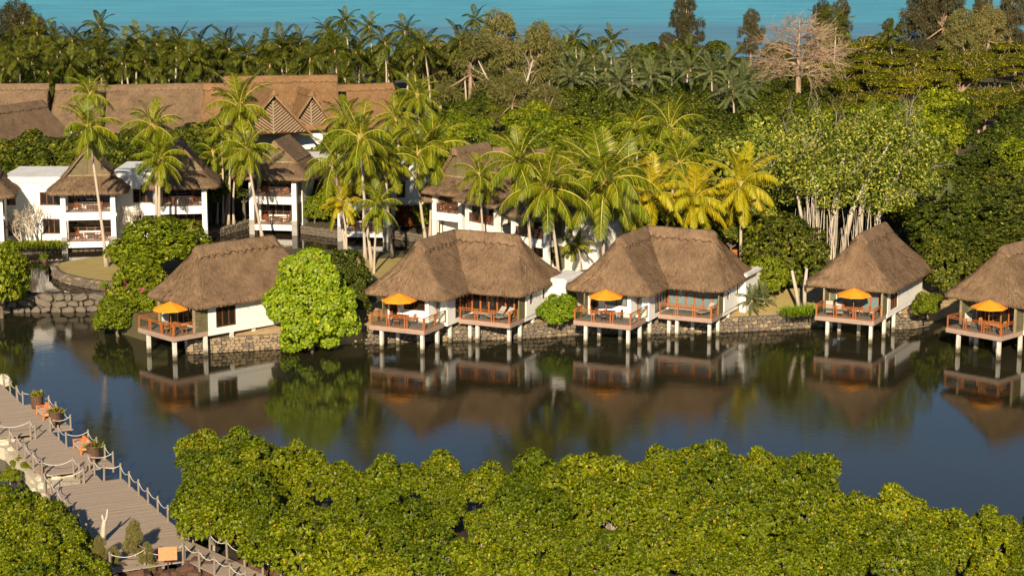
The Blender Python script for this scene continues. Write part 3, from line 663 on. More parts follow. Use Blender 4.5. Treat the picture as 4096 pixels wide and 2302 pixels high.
for i, (t, px, py, za) in enumerate([(V1, -1.85, 1.05, 4.58), (V2, -3.1, 1.3, 4.68), (V3, -2.8, 1.25, 4.64), (V4, -2.2, 1.1, 4.5), (V5, -2.0, 1.3, 4.62)], 1):
    p = tw(t, px, py, za - .58); place('parasol', 'parasol', 'orange parasol on the deck of ' + names[i], 'parasol', p, .2 * i, 'orange terrace parasols')
    rz = t.rotation_euler[2]; dark = {'teak': 'dark_wood'} if i == 3 else ({'teak': 'orange_wood'} if i in (1, 5) else None)
    place('table', 'dining_table', 'wooden table under the orange parasol of ' + names[i], 'table', tw(t, px + .1, py + .25, ZD), rz, 'terrace tables', dark)
    for k, (dx, dy, ra, wh) in enumerate([(0, -.75, math.pi, 'lagoon side'), (.95, .2, math.pi / 2 + math.pi, 'right side'), (-.95, .25, math.pi / 2, 'left side')]):
        if i in (1,) and k == 2: continue
        place('chair', 'armchair', 'wooden armchair on the ' + wh + ' of the table at ' + names[i], 'chair', tw(t, px + .1 + dx, py + .25 + dy, ZD), rz + ra, 'terrace armchairs', dark)
for t, L, nm in [(V2, [(4.0, 7.0, -.5), (3.2, 7.1, -.5)], 'second deck of the villa beside the round-leaved tree'), (V3, [(4.2, 7.0, -.5)], 'second deck of the middle villa with teal panes'), (V4, [(-4.5, 1.5, .35), (-3.6, 1.5, .35)], 'deck of the single-deck villa before the banyan'), (V5, [(-4.3, 1.8, .5)], 'deck of the villa at the right edge'), (V1, [(-4.2, 2.0, .9)], 'deck of the villa farthest left')]:
    for k, (x, y, ra) in enumerate(L):
        o = place('lounger', 'sun_lounger', 'cream ' + ('' if len(L) == 1 else ('right ' if x == max(q[0] for q in L) else 'left ')) + 'sun lounger on the ' + nm, 'lounger', tw(t, x, y, ZD), t.rotation_euler[2] + ra, 'sun loungers')
pl = tw(V2, 3.65, 6.85, ZD + .42)
tag(MB().box(-.6, .6, -.12, .12, 0, .06).build('towel', M['blue_cloth'], None, False, pl, V2.rotation_euler[2] - .5), 'blue towel across the loungers of the second deck', 'towel')
# ---------------------------------------------------------------- balcony buildings of the hotel (local: front at y=0, water level z=0)
def dutch_roof(t, x0, x1, y0, y1, ze, zg, zr, fg, seed, mat, gap=.95):
    """concave thatched skirt, then a gabled top whose front shows bamboo infill"""
    mb = MB(); cx = (x0 + x1) / 2; hw = (x1 - x0) / 2; ns = (max(8, int((y1 - y0) / .5)), max(8, int((x1 - x0) / .45)))
    qg = (zg - ze) / (zr - ze)
    def hx(q): return hw * (1 - q) ** 1.0 * (1 - .30 * q * (1 - q) * 2)   # concave side profile
    def rg(q, ins=0, z=None):
        w_ = hx(q); g = min(1, q / qg); f = y0 + (fg - y0) * g ** .8; bk = y1 - (y1 - (y1 - 1.4)) * g
        a, b, c_, d = cx - w_ + ins, cx + w_ - ins, f + ins, bk - ins
        r = max(.02, min(1.0 * (1 - g) + .12, (b - a) / 2 - .01)); return [(p[0], p[1], ze + (zr - ze) * q if z is None else z) for p in rrect(a, b, c_, d, r, ns)]
    A = [rg(0, 1.1, ze + .1), rg(0, .16, ze - .3), rg(0, .02, ze - .24), rg(0, 0, ze - .05)]
    for k in range(1, 11): A.append(rg(qg * k / 10))
    loft(mb, A, seed); fringe(mb, A[3], ze, seed, 12); tufts(mb, A, seed + 40, 900)
    # gabled top
    yb = y1 - 1.4; V = []; UV = []; n = 10; yf = fg - .35
    Y = [yf, yf + (yb - yf) * .33, yf + (yb - yf) * .66, yb]
    prof = []
    for k in range(-n, n + 1):
        q = 1 - (1 - qg) * abs(k) / n; prof.append((cx + math.copysign(hx(q), k) if k else cx, ze + (zr - ze) * q))
    def strip(off, rev=False):
        V = []; UV = []
        for y in Y:
            for (x, z) in prof: V.append((x, y, z + off)); UV.append((y * 1.0, abs(x - cx) * 1.4))
        m = len(prof); f = [(i * m + j, i * m + m + j, i * m + m + j + 1, i * m + j + 1) for i in range(3) for j in range(m - 1)]
        mb.add(V, f if rev else [q[::-1] for q in f], UV)
    strip(.12); strip(-.16, True)
    m = len(prof)
    for y in (yf, yb):
        mb.add([(x, y, z + .12) for x, z in prof] + [(x, y, z - .16) for x, z in prof], [(j, j + 1, m + j + 1, m + j) for j in range(m - 1)], [(x, z) for x, z in prof] * 2)
    ro = mb.build('thatched_roof', mat, t)
    for p in ro.data.polygons: p.use_smooth = True
    ridge_cap([(cx, yf - .05), (cx, yb)], zr, 1.3, ro, seed, mat, .5, (False, False))
    # infill: dark backing, chevron slats, barge poles
    g = MB(); wg = hx(qg) - .12; g.add([(cx - wg, fg + .12, zg), (cx + wg, fg + .12, zg), (cx, fg + .12, zr - .2)], [(0, 1, 2)]); g.build('gable_backing', M['dark_wood'], t)
    s = MB(); H = zr - .2 - zg; n = int(H / .17)
    for sg in (-1, 1):
        for k in range(1, n + 8):
            z = zg + H * k / n - .2
            a = Vector((cx + sg * .03, fg + .06, z)); dx = wg; b = Vector((cx + sg * wg, fg + .06, z - wg * .75))
            # clip to the triangle: z >= zg and under the slope
            def inside(p): return p.z >= zg and abs(p.x - cx) / wg + (p.z - zg) / H <= .97
            pts = [a.lerp(b, i / 14) for i in range(15)]; pts = [p for p in pts if inside(p)]
            if len(pts) > 1: s.beam(pts[0], pts[-1], .05, .085)
    if s.v: tag(s.build('bamboo_slats', M['bamboo'], t), kind='stuff')
    b = MB(); b.beam((cx - wg - .15, fg - .1, zg - .1), (cx, fg - .1, zr - .1), .14, .16); b.beam((cx + wg + .15, fg - .1, zg - .1), (cx, fg - .1, zr - .1), .14, .16); b.beam((cx - wg, fg + .02, zg), (cx + wg, fg + .02, zg), .12, .12); b.build('barge_poles', M['pole'], t)
def balustrade(t, x0, x1, y, z, h=.92, axis='x'):
    mb = MB(); m = Matrix.Identity(4) if axis == 'x' else Matrix.Translation((y, 0, 0)) @ Matrix.Rotation(R(90), 4, 'Z') @ Matrix.Translation((0, 0, 0))
    yy = y if axis == 'x' else 0
    mb.box(x0, x1, yy - .05, yy + .05, z + h - .07, z + h, m); mb.box(x0, x1, yy - .03, yy + .03, z + .08, z + .13, m); mb.box(x0, x1, yy - .03, yy + .03, z + h - .24, z + h - .19, m)
    n = max(2, int((x1 - x0) / .15))
    for k in range(n + 1):
        x = x0 + (x1 - x0 - .045) * k / n; mb.box(x, x + .045, yy - .021, yy + .021, z + .13, z + h - .24, m)
    k = 0
    while x0 + k * 1.5 < x1: mb.box(x0 + k * 1.5, x0 + k * 1.5 + .09, yy - .045, yy + .045, z + .01, z + h - .07, m); k += 1
    return mb.build('balustrade', M['dark_wood'], t)
def pavilion(label, a, b, seed, depth=7.5, zr=10.5, ov=1.4, group='balcony pavilions', furn='', mat='thatch_hotel', z=1.5, fg=1.5, upper=True):
    """two balcony storeys between white piers, standing in the pond; a and b are its front corners on the ground"""
    a = Vector((a.x, a.y, 0)); b = Vector((b.x, b.y, 0)); W = (b - a).length; rz = math.atan2(b.y - a.y, b.x - a.x); c = (a + b) / 2
    t = thing('balcony_pavilion', label, 'building', (c.x, c.y, z), rz); h = W / 2
    for x in (-h, h - .5):
        MB().box(x, x + .5, .0, .5, 1.62, 5.95).build('pier', M['white'], t); MB().box(x - .04, x + .54, -.04, .54, -1.2, 1.62).build('pier_base', M['conc_grey'], t)
    for (z0, z1) in ((.5, 1.1), (3.35, 4.15)): MB().box(-h + .5, h - .5, .05, 2.6, z0, z1).build('balcony_slab', M['white'], t)
    w = MB(); op = [(.55, W - .5, 1.15, 3.2)]; op2 = [(.55, W - .5, 4.2, 6.1)]
    m = wall(w, (-h, 2.7), (h, 2.7), .4, 3.75, .2, op); wall(w, (-h, 2.7), (h, 2.7), 3.75, 6.5, .2, op2)
    w.box(-h, -h + .2, 2.8, depth, .4, 6.5); w.box(h - .2, h, 2.8, depth, .4, 6.5); w.box(-h + .2, h - .2, depth - .2, depth, .4, 6.5)
    for zf in (1.1, 4.15): w.box(-h + .55 + 1.0, h - .55 - .9, 2.2, 2.58, zf, zf + .75)
    w.build('wall', M['white'], t)
    for zf in (1.15, 4.2):
        zt = zf + (2.05 if zf < 2 else 1.9)
        window(t, m, .55, W - .5, zf, zt, 5, M['glass_dark'], M['dark_wood'], 'glazed_screen', .14, 2)
        balustrade(t, -h + .5, h - .5, .16, zf - .05 + .005)
    for s in (-1, 1):
        for zf in (1.1, 4.15): MB().box(s * (h - .25) - .06, s * (h - .25) + .06, .5, 2.6, zf, zf + .08).build('side_rail', M['dark_wood'], t)
        shutter(t, (s * (h - .12), 1.5), (s * (h - .12), 2.6), 1.15, 3.3); shutter(t, (s * (h - .12), 1.5), (s * (h - .12), 2.6), 4.2, 5.9)
    dutch_roof(t, -h - ov, h + ov, -1.1, depth + 1, 6.35, 7.75, zr, fg, seed, M[mat])
    for zf, fl in ((1.1, 'lower'), (4.15, 'upper')):
        if fl == 'upper' and not upper: continue
        q = lambda x, y: (c.x + x * math.cos(rz) - y * math.sin(rz), c.y + x * math.sin(rz) + y * math.cos(rz), z + zf + .005)
        place('table', 'balcony_table', 'wooden table, ' + fl + ' balcony of ' + furn, 'table', q(0, 1.05), rz, 'balcony tables')
        place('chair', 'balcony_chair', 'left wooden chair, ' + fl + ' balcony of ' + furn, 'chair', q(-1.05, 1.2), rz + .9, 'balcony chairs', {'cushion': 'orange_cloth'})
        place('chair', 'balcony_chair', 'right wooden chair, ' + fl + ' balcony of ' + furn, 'chair', q(1.05, 1.2), rz - .9, 'balcony chairs', {'cushion': 'orange_cloth'})
    return t
def Gp(px, py, z): return G(px, py, z)
PA = pavilion('thatched balcony pavilion behind the leaning palm on the round lawn', G(62.5, 252.6, 1.5), G(117, 251.3, 1.5), 11, furn='the pavilion behind the leaning palm')
PB = pavilion('thatched balcony pavilion behind the large dark-green waterside tree', G(156.5, 246.0, 1.5), G(208, 244.8, 1.5), 12, furn='the pavilion behind the waterside tree')
PC = pavilion('thatched balcony pavilion right of the slim palm trunks, half behind two trunks', G(250, 234, 1.5), G(297, 235.2, 1.5), 13, zr=9.9, ov=2.0, furn='the pavilion right of the slim palm trunks', depth=8)
PD = pavilion('balcony pavilion hidden by short yellow palms above the lawn', G(338, 241, 1.5), G(388, 242, 1.5), 14, zr=10.2, furn='the pavilion behind the short yellow palms', depth=8)
PZ = pavilion('balcony pavilion cut off by the left edge of the picture', G(-48, 258.2, 1.5), G(5, 256.6, 1.5), 15, furn='the pavilion at the left edge')
PE1 = pavilion('balcony pavilion with dark rails right of the two tall white trunks', G(432, 202.6, 6.55) , G(462, 206, 6.55), 16, zr=10.6, furn='the pavilion right of the tall white trunks', z=1.5)
PE2 = pavilion('angled balcony pavilion with bamboo gable above the second villa roof', G(465, 211.5, 6.55), G(497, 217.5, 6.55), 17, zr=10.8, furn='the angled pavilion above the second villa roof', depth=10, fg=1.7)
PE3 = pavilion('angled balcony pavilion behind the palm left of the third villa', G(511, 225.5, 6.55), G(547, 231, 6.55), 18, zr=9.8, furn='the angled pavilion left of the third villa', depth=9)
def wing(label, a, b, depth, z0, z1, wins, roofmat='stained', name='white_wing'):
    a = Vector((a.x, a.y, 0)); b = Vector((b.x, b.y, 0)); W = (b - a).length; rz = math.atan2(b.y - a.y, b.x - a.x)
    t = thing(name, label, 'building', (a.x, a.y, 0), rz); w = MB()
    lv = (z0 + z1) / 2 + .1
    lo = [q for q in wins if q[2] < lv]; up = [q for q in wins if q[2] >= lv]
    m = wall(w, (0, 0), (W, 0), z0, lv, .25, lo); wall(w, (0, 0), (W, 0), lv, z1, .25, up)
    w.box(-.12, .12, .125, depth, z0, z1); w.box(W - .12, W + .12, .125, depth, z0, z1); w.box(.12, W - .12, depth - .2, depth, z0, z1); w.build('wall', M['white'], t)
    r = MB(); r.box(-.3, W + .3, -.3, depth, z1, z1 + .22); r.box(-.12, W + .12, -.12, depth - .1, z1 + .22, z1 + .5); r.box(.4, W - .4, .4, depth - .5, z1 + .5, z1 + .52); r.build('parapet', M[roofmat], t)
    for q in wins: window(t, m, q[0], q[1], q[2], q[3], 3, M['glass_dark'], M['dark_wood'], 'window', .11, 1)
    return t
Ya = PA.location.y + 3.2
wing('white two-storey wing left of the leaning palm with teak windows', AT(4, 250, Ya), AT(66, 250, Ya), 9, 1.8, 8.3, [(.3, 1.5, 2.7, 4.2), (4.2, 6.0, 2.9, 4.5), (4.0, 6.1, 5.9, 7.3), (.4, 1.5, 5.9, 7.3)])
Yb = PA.location.y + 4.2
wing('white two-storey wing between the two left pavilions', AT(115, 250, Yb), AT(160, 250, Yb), 9, 1.8, 8.7, [(2.2, 4.2, 3.2, 4.7), (2.1, 4.2, 6.0, 7.5)])
Yc = PC.location.y + 8
wing('white wall with red window between thatched roofs beside the tall palms', AT(296, 235, Yc), AT(345, 235, Yc), 6, 1.8, 8.3, [(2.2, 3.2, 5.8, 7.6), (.6, 1.6, 5.8, 7.4)])
wing('white wall in palm shade between the yellow palms and the tall trunks', AT(388, 238, PD.location.y + 5), AT(436, 238, PD.location.y + 7), 6, 1.8, 8.4, [(.8, 2.0, 2.4, 4.2), (.8, 2.0, 5.4, 7.2)])
wing('white wall with dark red door behind the tall palms of the third villa', AT(566, 262, 193), AT(600, 262, 191), 6, 1.5, 6.9, [(1.3, 2.5, 2.2, 3.0), (1.5, 2.6, 4.4, 6.4)])
wing('white garden wall dappled with palm shade left of the third villa roof', AT(604, 262, 187), AT(632, 262, 190), 5, 1.5, 6.0, [(.4, .5, 2.0, 2.1)])
# long thatched roofs behind the balconies
def big_roof(label, c, rz, L, Wd, ze, zr, seed, mat='thatch_hotel', name='thatched_hall', hipl=2.5, hipr=2.5, z0=2.0):
    t = thing(name, label, 'building', (c.x, c.y, z0), rz); mb = MB()
    A = hip_rings(-L / 2, L / 2, -Wd / 2, Wd / 2, -L / 2 + hipl, L / 2 - hipr, ze, zr, 'x', .7, .22, 12, .4)
    loft(mb, A, seed, .06); fringe(mb, A[3], ze, seed, 6, .35); tufts(mb, A, seed, 1200, .6)
    ro = mb.build('thatched_roof', M[mat], t)
    for p in ro.data.polygons: p.use_smooth = True
    ridge_cap([(-L / 2 + hipl - .2, 0), (L / 2 - hipr + .2, 0)], zr, 1.3, ro, seed, M[mat], .75, (False, False))
    MB().box(-L / 2 + 1.3, L / 2 - 1.3, -Wd / 2 + 1.3, Wd / 2 - 1.3, 0, ze + .3).build('wall', M['white'], t)
    return t
def roofspan(p0, p1, Wd, zr, ze, label, seed, mat='thatch_hotel', hip=(.4, .4), z0=2.0):
    a = G(p0[0], p0[1], z0 + zr); b = G(p1[0], p1[1], z0 + zr); L = (b - a).length + hip[0] + hip[1]; c = (a + b) / 2
    return big_roof(label, c, math.atan2(b.y - a.y, b.x - a.x), L, Wd, ze, zr, seed, mat, hipl=hip[0], hipr=hip[1], z0=z0)
roofspan((107, 86), (210, 84), 17, 9.5, 3.2, 'long straight brown thatched roof behind the left palms', 21)
roofspan((-30, 85), (48, 84.5), 14, 9.0, 3.2, 'thatched roof at the far left behind the nearest steep roof', 22)
roofspan((57, 85), (104, 85), 12, 8.8, 3.5, 'short thatched roof seen in the gap behind the leaning palm', 23)
roofspan((-40, 113), (44, 101), 17, 10.0, 2.6, 'steep thatched roof at the left edge, nearest of the back roofs', 24, hip=(.4, 1.2))
roofspan((225, 77.5), (336, 76), 15, 12.0, 6.0, 'tallest golden thatched roof above the bamboo gables', 25, 'thatch_new')
roofspan((338, 86), (392, 84), 17, 10.0, 3.2, 'golden thatched roof right of the bamboo gables', 26, 'thatch_new')
roofspan((205, 84.5), (232, 84.5), 12, 10.0, 4.2, 'short golden thatched roof left of the bamboo gables', 27, 'thatch_new')
roofspan((200, 58), (228, 58), 12, 9.0, 4, 'dark thatched roof deep among the coconut palms, left one', 28)
roofspan((256, 58), (284, 58), 12, 9.0, 4, 'dark thatched roof deep among the coconut palms, right one', 29)
def roofY(p0, p1, Y, Wd, drop, label, seed, hip=3, mat='thatch_hotel'):
    a = AT(p0[0], p0[1], Y); b = AT(p1[0], p1[1], Y); zr = a.z - 2.0; L = b.x - a.x + 2 * hip
    return big_roof(label, (a + b) / 2, 0, L, Wd, zr - drop, zr, seed, mat, hipl=hip, hipr=hip)
roofY((450, 148.5), (508, 148), 207, 10, 4.6, 'broad thatched roof above the angled balconies', 31)
roofY((306, 152), (340, 152), 227, 9, 3.6, 'shaded thatched roof right of the pavilion by the slim trunks', 32)
roofY((350, 160), (395, 160), 224, 9, 3.2, 'shaded thatched roof behind the short yellow palms', 33)
roofY((545, 170), (600, 170), 203, 9, 3.6, 'low thatched roof behind the palms of the third villa', 34)
# gabled porches of the lobby
def gable_porch(label, apex, Y, W, Hh, L, seed, z_drop=0, slats='chev', rz=.38):
    p = AT(apex[0], apex[1], Y); t = thing('gabled_porch', label, 'building', (p.x, p.y, p.z - Hh), rz); mb = MB()
    V = []; UV = []; n = 10
    for off, rev in ((.0, 0), (-.35, 1)):
        V = []; UV = []
        for y in (-.6, L * .5, L):
            for k in range(-n, n + 1):
                x = W / 2 * 1.04 * k / n; z = Hh * (1 - 1.04 * abs(k) / n) + off; V.append((x, y, z)); UV.append((y, abs(x) * 1.4))
        m = 2 * n + 1; f = [(i * m + j, i * m + m + j, i * m + m + j + 1, i * m + j + 1) for i in range(2) for j in range(m - 1)]
        mb.add(V, f if rev else [q[::-1] for q in f], UV)
    pr = [(W / 2 * 1.04 * k / n, Hh * (1 - 1.04 * abs(k) / n)) for k in range(-n, n + 1)]
    mb.add([(x, -.6, z) for x, z in pr] + [(x, -.6, z - .35) for x, z in pr], [(j, j + 1, m + j + 1, m + j) for j in range(m - 1)], [(x, z) for x, z in pr] * 2)
    ro = mb.build('thatched_roof', M['thatch_new'], t); ridge_cap([(0, -.7), (0, L)], Hh, 1.2, ro, seed, M['thatch_new'], .5, (False, False))
    MB().add([(-W / 2, .35, 0), (W / 2, .35, 0), (0, .35, Hh - .3)], [(0, 1, 2)]); g = MB(); g.add([(-W / 2, .35, 0), (W / 2, .35, 0), (0, .35, Hh - .3)], [(0, 1, 2)]); g.build('gable_backing', M['dark_wood'], t)
    MB().beam((0, .2, 0), (0, .2, Hh - .4), .16).build('king_post', M['pole'], t)
    for sg in (-1, 1):
        MB().beam((sg * W / 2 * 1.0, -.45, -.2), (0, -.45, Hh - .42), .2, .2).build('barge_pole', M['pole'], t)
        k = 0; st = .36
        while k * st < Hh * 1.6:
            z = -W / 2 * .75 + k * st * 1.15; k += 1
            pts = [Vector((sg * (.1 + i / 20 * W / 2), .18, z + i / 20 * W / 2 * .75)) for i in range(21)]
            pts = [q for q in pts if q.z >= .05 and abs(q.x) / (W / 2) + q.z / (Hh - .4) < .95]
            if len(pts) > 1: MB().beam(pts[0], pts[-1], .08, .15).build('bamboo_slat', M['pole' if k % 3 else 'bark_bare'], t)
    return t
gable_porch('large bamboo-slatted gable between palms, upper one behind', (298.5, 80), 266, 7.5, 4.2, 8, 41)
gable_porch('bamboo-slatted gable with bold golden chevrons', (311, 91.5), 258, 6.4, 4.7, 9, 42)
gable_porch('grey bamboo-slatted gable at the left of the chevron gable', (273, 91), 252, 9.5, 5.4, 9, 43)
# timber benches beside the villas
def plank_bench(label, loc, L, rz):
    t = thing('timber_counter', label, 'counter', loc, rz); MB().box(-L / 2, L / 2, -.35, .35, 1.0, 1.08).build('top', M['orange_wood'], t)
    for k in range(6): MB().box(-L / 2 + .1, L / 2 - .1, -.25, -.21, .08 + k * .15, .2 + k * .15).build('board', M['teak'], t)
    for x in (-L / 2 + .1, 0, L / 2 - .2): MB().box(x, x + .1, -.2, .25, 0, 1.0).build('leg', M['teak'], t)
for px, py, L, lb in ((556, 265, 3.6, 'timber counter behind the flat white annex roof'), (590, 266, 3.2, 'timber counter below the two tall palm trunks')): plank_bench(lb, G(px, py, 2.2), L, -.2)
plank_bench('timber counter right of the third villa ridge', G(742, 260.5, 2.2), 3.5, -.2)
fn = thing('picket_fence', 'weathered upright plank fence behind the small palm', 'fence', G(572, 258, 2.2), -.1)
for k in range(16): MB().box(k * .17, k * .17 + .14, -.02, .02, 0, 2.2 + .12 * ((k * 7) % 5 - 2) / 2).build('plank', M['pole'], fn)
# ---------------------------------------------------------------- boardwalk
ZB = 1.2; B0 = G(182, 561, ZB); BA = R(27)
def bl(x, y, z=ZB): return Vector((B0.x + x * math.cos(BA) - y * math.sin(BA), B0.y + x * math.sin(BA) + y * math.cos(BA), z))
rb = random.Random(3)
plank_me = MB().box(-.5, .5, -.5, .5, -.5, .5).mesh('plank'); plank_me.materials.append(M['plank'])
def planks(t, x0, x1, y0, y1, pitch=.145, z=0, lf=None):
    n = round((y1 - y0) / pitch); w_ = (y1 - y0) / n
    for k in range(n):
        y = y0 + (k + .5) * w_; a, b = (x0, x1) if lf is None else lf(y)
        a -= rb.uniform(0, .05); b += rb.uniform(0, .05); o = bpy.data.objects.new('plank', plank_me); COL.objects.link(o); o.parent = t
        o.location = ((a + b) / 2, y, z - .025 + rb.uniform(-.006, .006)); o.scale = (b - a, w_ - .012, .05); o.rotation_euler = (rb.uniform(-.01, .01), 0, rb.uniform(-.004, .004))
pf = thing('boardwalk_platform', 'wide weathered plank platform in the foreground', 'boardwalk', (B0.x, B0.y, ZB), BA)
planks(pf, -3.6, 1.6, 0, 17.3, lf=lambda y: (-4.1 + .055 * y, 1.6 if y > 3 else 1.6 * (.12 + y / 3.4)))
ww = thing('boardwalk_walkway', 'narrower plank walkway with seating bays leading off to the left', 'boardwalk', (B0.x, B0.y, ZB), BA)
planks(ww, 0, 0, 17.32, 46, lf=lambda y: ((-.7, .35) if y < 20 else (-2.8, 1.95) if y < 26.2 else (-2.8, .45) if y < 29 else (-.9, .45) if y < 30.5 else (-3.4, 1.95) if y < 38.8 else (-3.4, .5)))
for t_, xs, ys in ((pf, (-3.2, -1, 1.2), (0.2, 17)), (ww, (-.5, .2), (17.4, 46))):
    for x in xs: MB().box(x - .07, x + .07, ys[0], ys[1], -.30, -.055).build('joist', M['post'], t_)
    y = ys[0] + .3
    while y < ys[1]:
        for x in (xs[0], xs[-1]): MB().box(x - .1, x + .1, y - .1, y + .1, -2.0, -.30).build('pile', M['post'], t_)
        y += 2.6
gw = thing('boardwalk_gangway', 'narrow plank gangway leaving the platform at the bottom edge', 'boardwalk', (0, 0, 0), 0)
L0, L1, R0, R1 = G(184.5, 559, ZB), G(262, 596, ZB), G(193, 541, ZB), G(330, 604, ZB)
for k in range(64):
    f0, f1 = k / 64, (k + .9) / 64; a, b, c, d = L0.lerp(L1, f0), R0.lerp(R1, f0), R0.lerp(R1, f1), L0.lerp(L1, f1)
    mb = MB(); mb.add([(p.x, p.y, ZB - .055) for p in (a, b, c, d)] + [(p.x, p.y, ZB - .004 - .003 * (k % 3)) for p in (a, b, c, d)], [(4, 5, 6, 7), (0, 1, 5, 4), (1, 2, 6, 5), (2, 3, 7, 6), (3, 0, 4, 7)]); mb.build('plank', M['plank'], gw)
# rope fences
post_me = MB().lathe((0, 0, 0), [(.07, -.35), (.068, .9), (.075, .96), (.05, 1.04)], 8).mesh('post'); post_me.materials.append(M['post'])
def rope_fence(label, pts, sag=.26, z=ZB):
    t = thing('rope_fence', label, 'fence', (pts[0].x, pts[0].y, z), 0, 'rope fences of the boardwalk'); o0 = pts[0]
    for i, p in enumerate(pts):
        o = bpy.data.objects.new('post', post_me); COL.objects.link(o); o.parent = t; o.location = (p.x - o0.x, p.y - o0.y, 0); o.rotation_euler = (rb.uniform(-.03, .03), rb.uniform(-.03, .03), rb.uniform(0, 3))
    for i in range(len(pts) - 1):
        a = Vector((pts[i].x - o0.x, pts[i].y - o0.y, .9)); b = Vector((pts[i + 1].x - o0.x, pts[i + 1].y - o0.y, .9)); L = (b - a).length; s_ = sag * rb.uniform(.75, 1.2) * min(1.2, L / 1.8)
        P = [a.lerp(b, k / 9) - Vector((0, 0, s_ * 4 * (k / 9) * (1 - k / 9))) for k in range(10)]; MB().tube(P, .021, 5).build('rope', M['rope'], t, True)
    return t
def run(a, b, n): return [bl(a[0] + (b[0] - a[0]) * k / n, a[1] + (b[1] - a[1]) * k / n) for k in range(n + 1)]
rope_fence('rope fence along the lagoon side of the wide platform', run((1.5, 3.4), (1.5, 17.2), 7) + [bl(.5, 17.4), bl(.25, 18.7), bl(.25, 20.2)])
rope_fence('rope fence on the left side of the wide platform by the mangroves', run((-3.3, 17.2), (-3.7, 6.0), 6))
rope_fence('rope fence across the notch at the back of the wide platform', [bl(-.8, 17.3), bl(-3.2, 17.35)])
rope_fence('rope fence on the left of the walkway beside the nearer sofa', run((-2.75, 28.9), (-2.75, 20.1), 4) + [bl(-.75, 20.0), bl(-.75, 18.6)])
rope_fence('rope fence round the bay with the nearer sofa', [bl(.3, 20.1), bl(1.85, 20.1)] + run((1.85, 22.0), (1.85, 26.1), 2) + [bl(.4, 26.2), bl(.4, 28.2), bl(.4, 30.4)])
rope_fence('rope fence round the bay with the farther sofa', [bl(.4, 30.6), bl(1.85, 30.6)] + run((1.85, 32.6), (1.85, 38.6), 3) + [bl(.5, 38.7), bl(.5, 40.4)])
rope_fence('rope fence on the left of the walkway beside the farther sofa', run((-3.3, 38.5), (-3.3, 30.7), 4) + [bl(-.95, 30.5), bl(-.95, 29.1)])
rope_fence('rope fence along the far lagoon side of the walkway', run((.5, 40.6), (.3, 52), 6))
g1 = [R0.lerp(R1, k / 7.5) for k in range(0, 7)]
rope_fence('rope fence on the mangrove side of the gangway', g1)
rope_fence('rope fence on the near side of the gangway', [L0.lerp(L1, k / 5) for k in range(0, 5)])
rope_fence('rope fence across the front end of the wide platform', [bl(.1, .15), bl(-2.0, .35), bl(-3.9, .5)], .35)
# garden sofas, planters, sign, lamps, driftwood
def sofa(label, loc, rz):
    t = thing('garden_sofa', label, 'sofa', loc, rz, 'orange garden sofas'); W, D = .95, .38
    fr = MB().box(-W, W, -D, D, .30, .36); fr.build('seat_frame', M['orange_wood'], t)
    for x in (-W, W - .07):
        for y, h in ((-D, .62), (D - .07, .86)): MB().box(x, x + .07, y, y + .07, 0, h).build('leg', M['orange_wood'], t)
        MB().box(x - .01, x + .08, -D - .02, D - .07, .62, .66).build('armrest', M['orange_wood'], t)
        m = MB(); m.beam((x + .035, -D + .07, .38), (x + .035, D - .07, .60), .035); m.beam((x + .035, -D + .07, .60), (x + .035, D - .07, .38), .035); m.build('arm_cross', M['orange_wood'], t)
    b = MB(); b.box(-W + .07, W - .07, D - .06, D - .01, .80, .86); b.box(-W + .07, W - .07, D - .06, D - .01, .42, .46)
    for k in range(4):
        x = -W + .12 + k * .44; b.beam((x, D - .035, .46), (x + .40, D - .035, .80), .03); b.beam((x + .40, D - .035, .46), (x, D - .035, .80), .03)
    b.build('backrest', M['orange_wood'], t)
    MB().box(-W + .05, W - .05, -D + .01, D - .08, .362, .46).build('seat_cushion', M['cushion'], t)
    for k, mt in ((-.62, 'orange_cloth'), (-.1, 'orange_cloth'), (.5, 'cushion')):
        m = Matrix.Translation((k, D - .17, .47)) @ Matrix.Rotation(R(-18), 4, 'X') @ Matrix.Rotation(R(12 * (k > 0) - 6), 4, 'Y'); MB().box(-.22, .22, -.05, .07, 0, .42, m).build('pillow', M[mt], t)
    return t
sofa('orange wooden garden sofa in the farther boardwalk bay, between two planters', bl(1.05, 34.6), BA - R(90))
sofa('orange wooden garden sofa in the nearer boardwalk bay', bl(1.05, 24.6), BA - R(90))
def leaf_quads(P, Dv, N, L, W, bend=.12):
    P, Dv, N = map(np.asarray, (P, Dv, N)); Dv = Dv / (np.linalg.norm(Dv, axis=1, keepdims=True) + 1e-9)
    S = np.cross(Dv, N); S /= (np.linalg.norm(S, axis=1, keepdims=True) + 1e-9); Nn = np.cross(S, Dv)
    L = np.asarray(L).reshape(-1, 1); W = np.asarray(W).reshape(-1, 1); mid = P + Dv * L * .5 + Nn * L * bend
    return np.stack([P, mid + S * W, P + Dv * L, mid - S * W], axis=1)
def unit(rng, n, lo=-1.0):
    z = rng.uniform(lo, 1, n); a = rng.uniform(0, 2 * np.pi, n); r = np.sqrt(1 - z * z); return np.stack([r * np.cos(a), r * np.sin(a), z], 1)
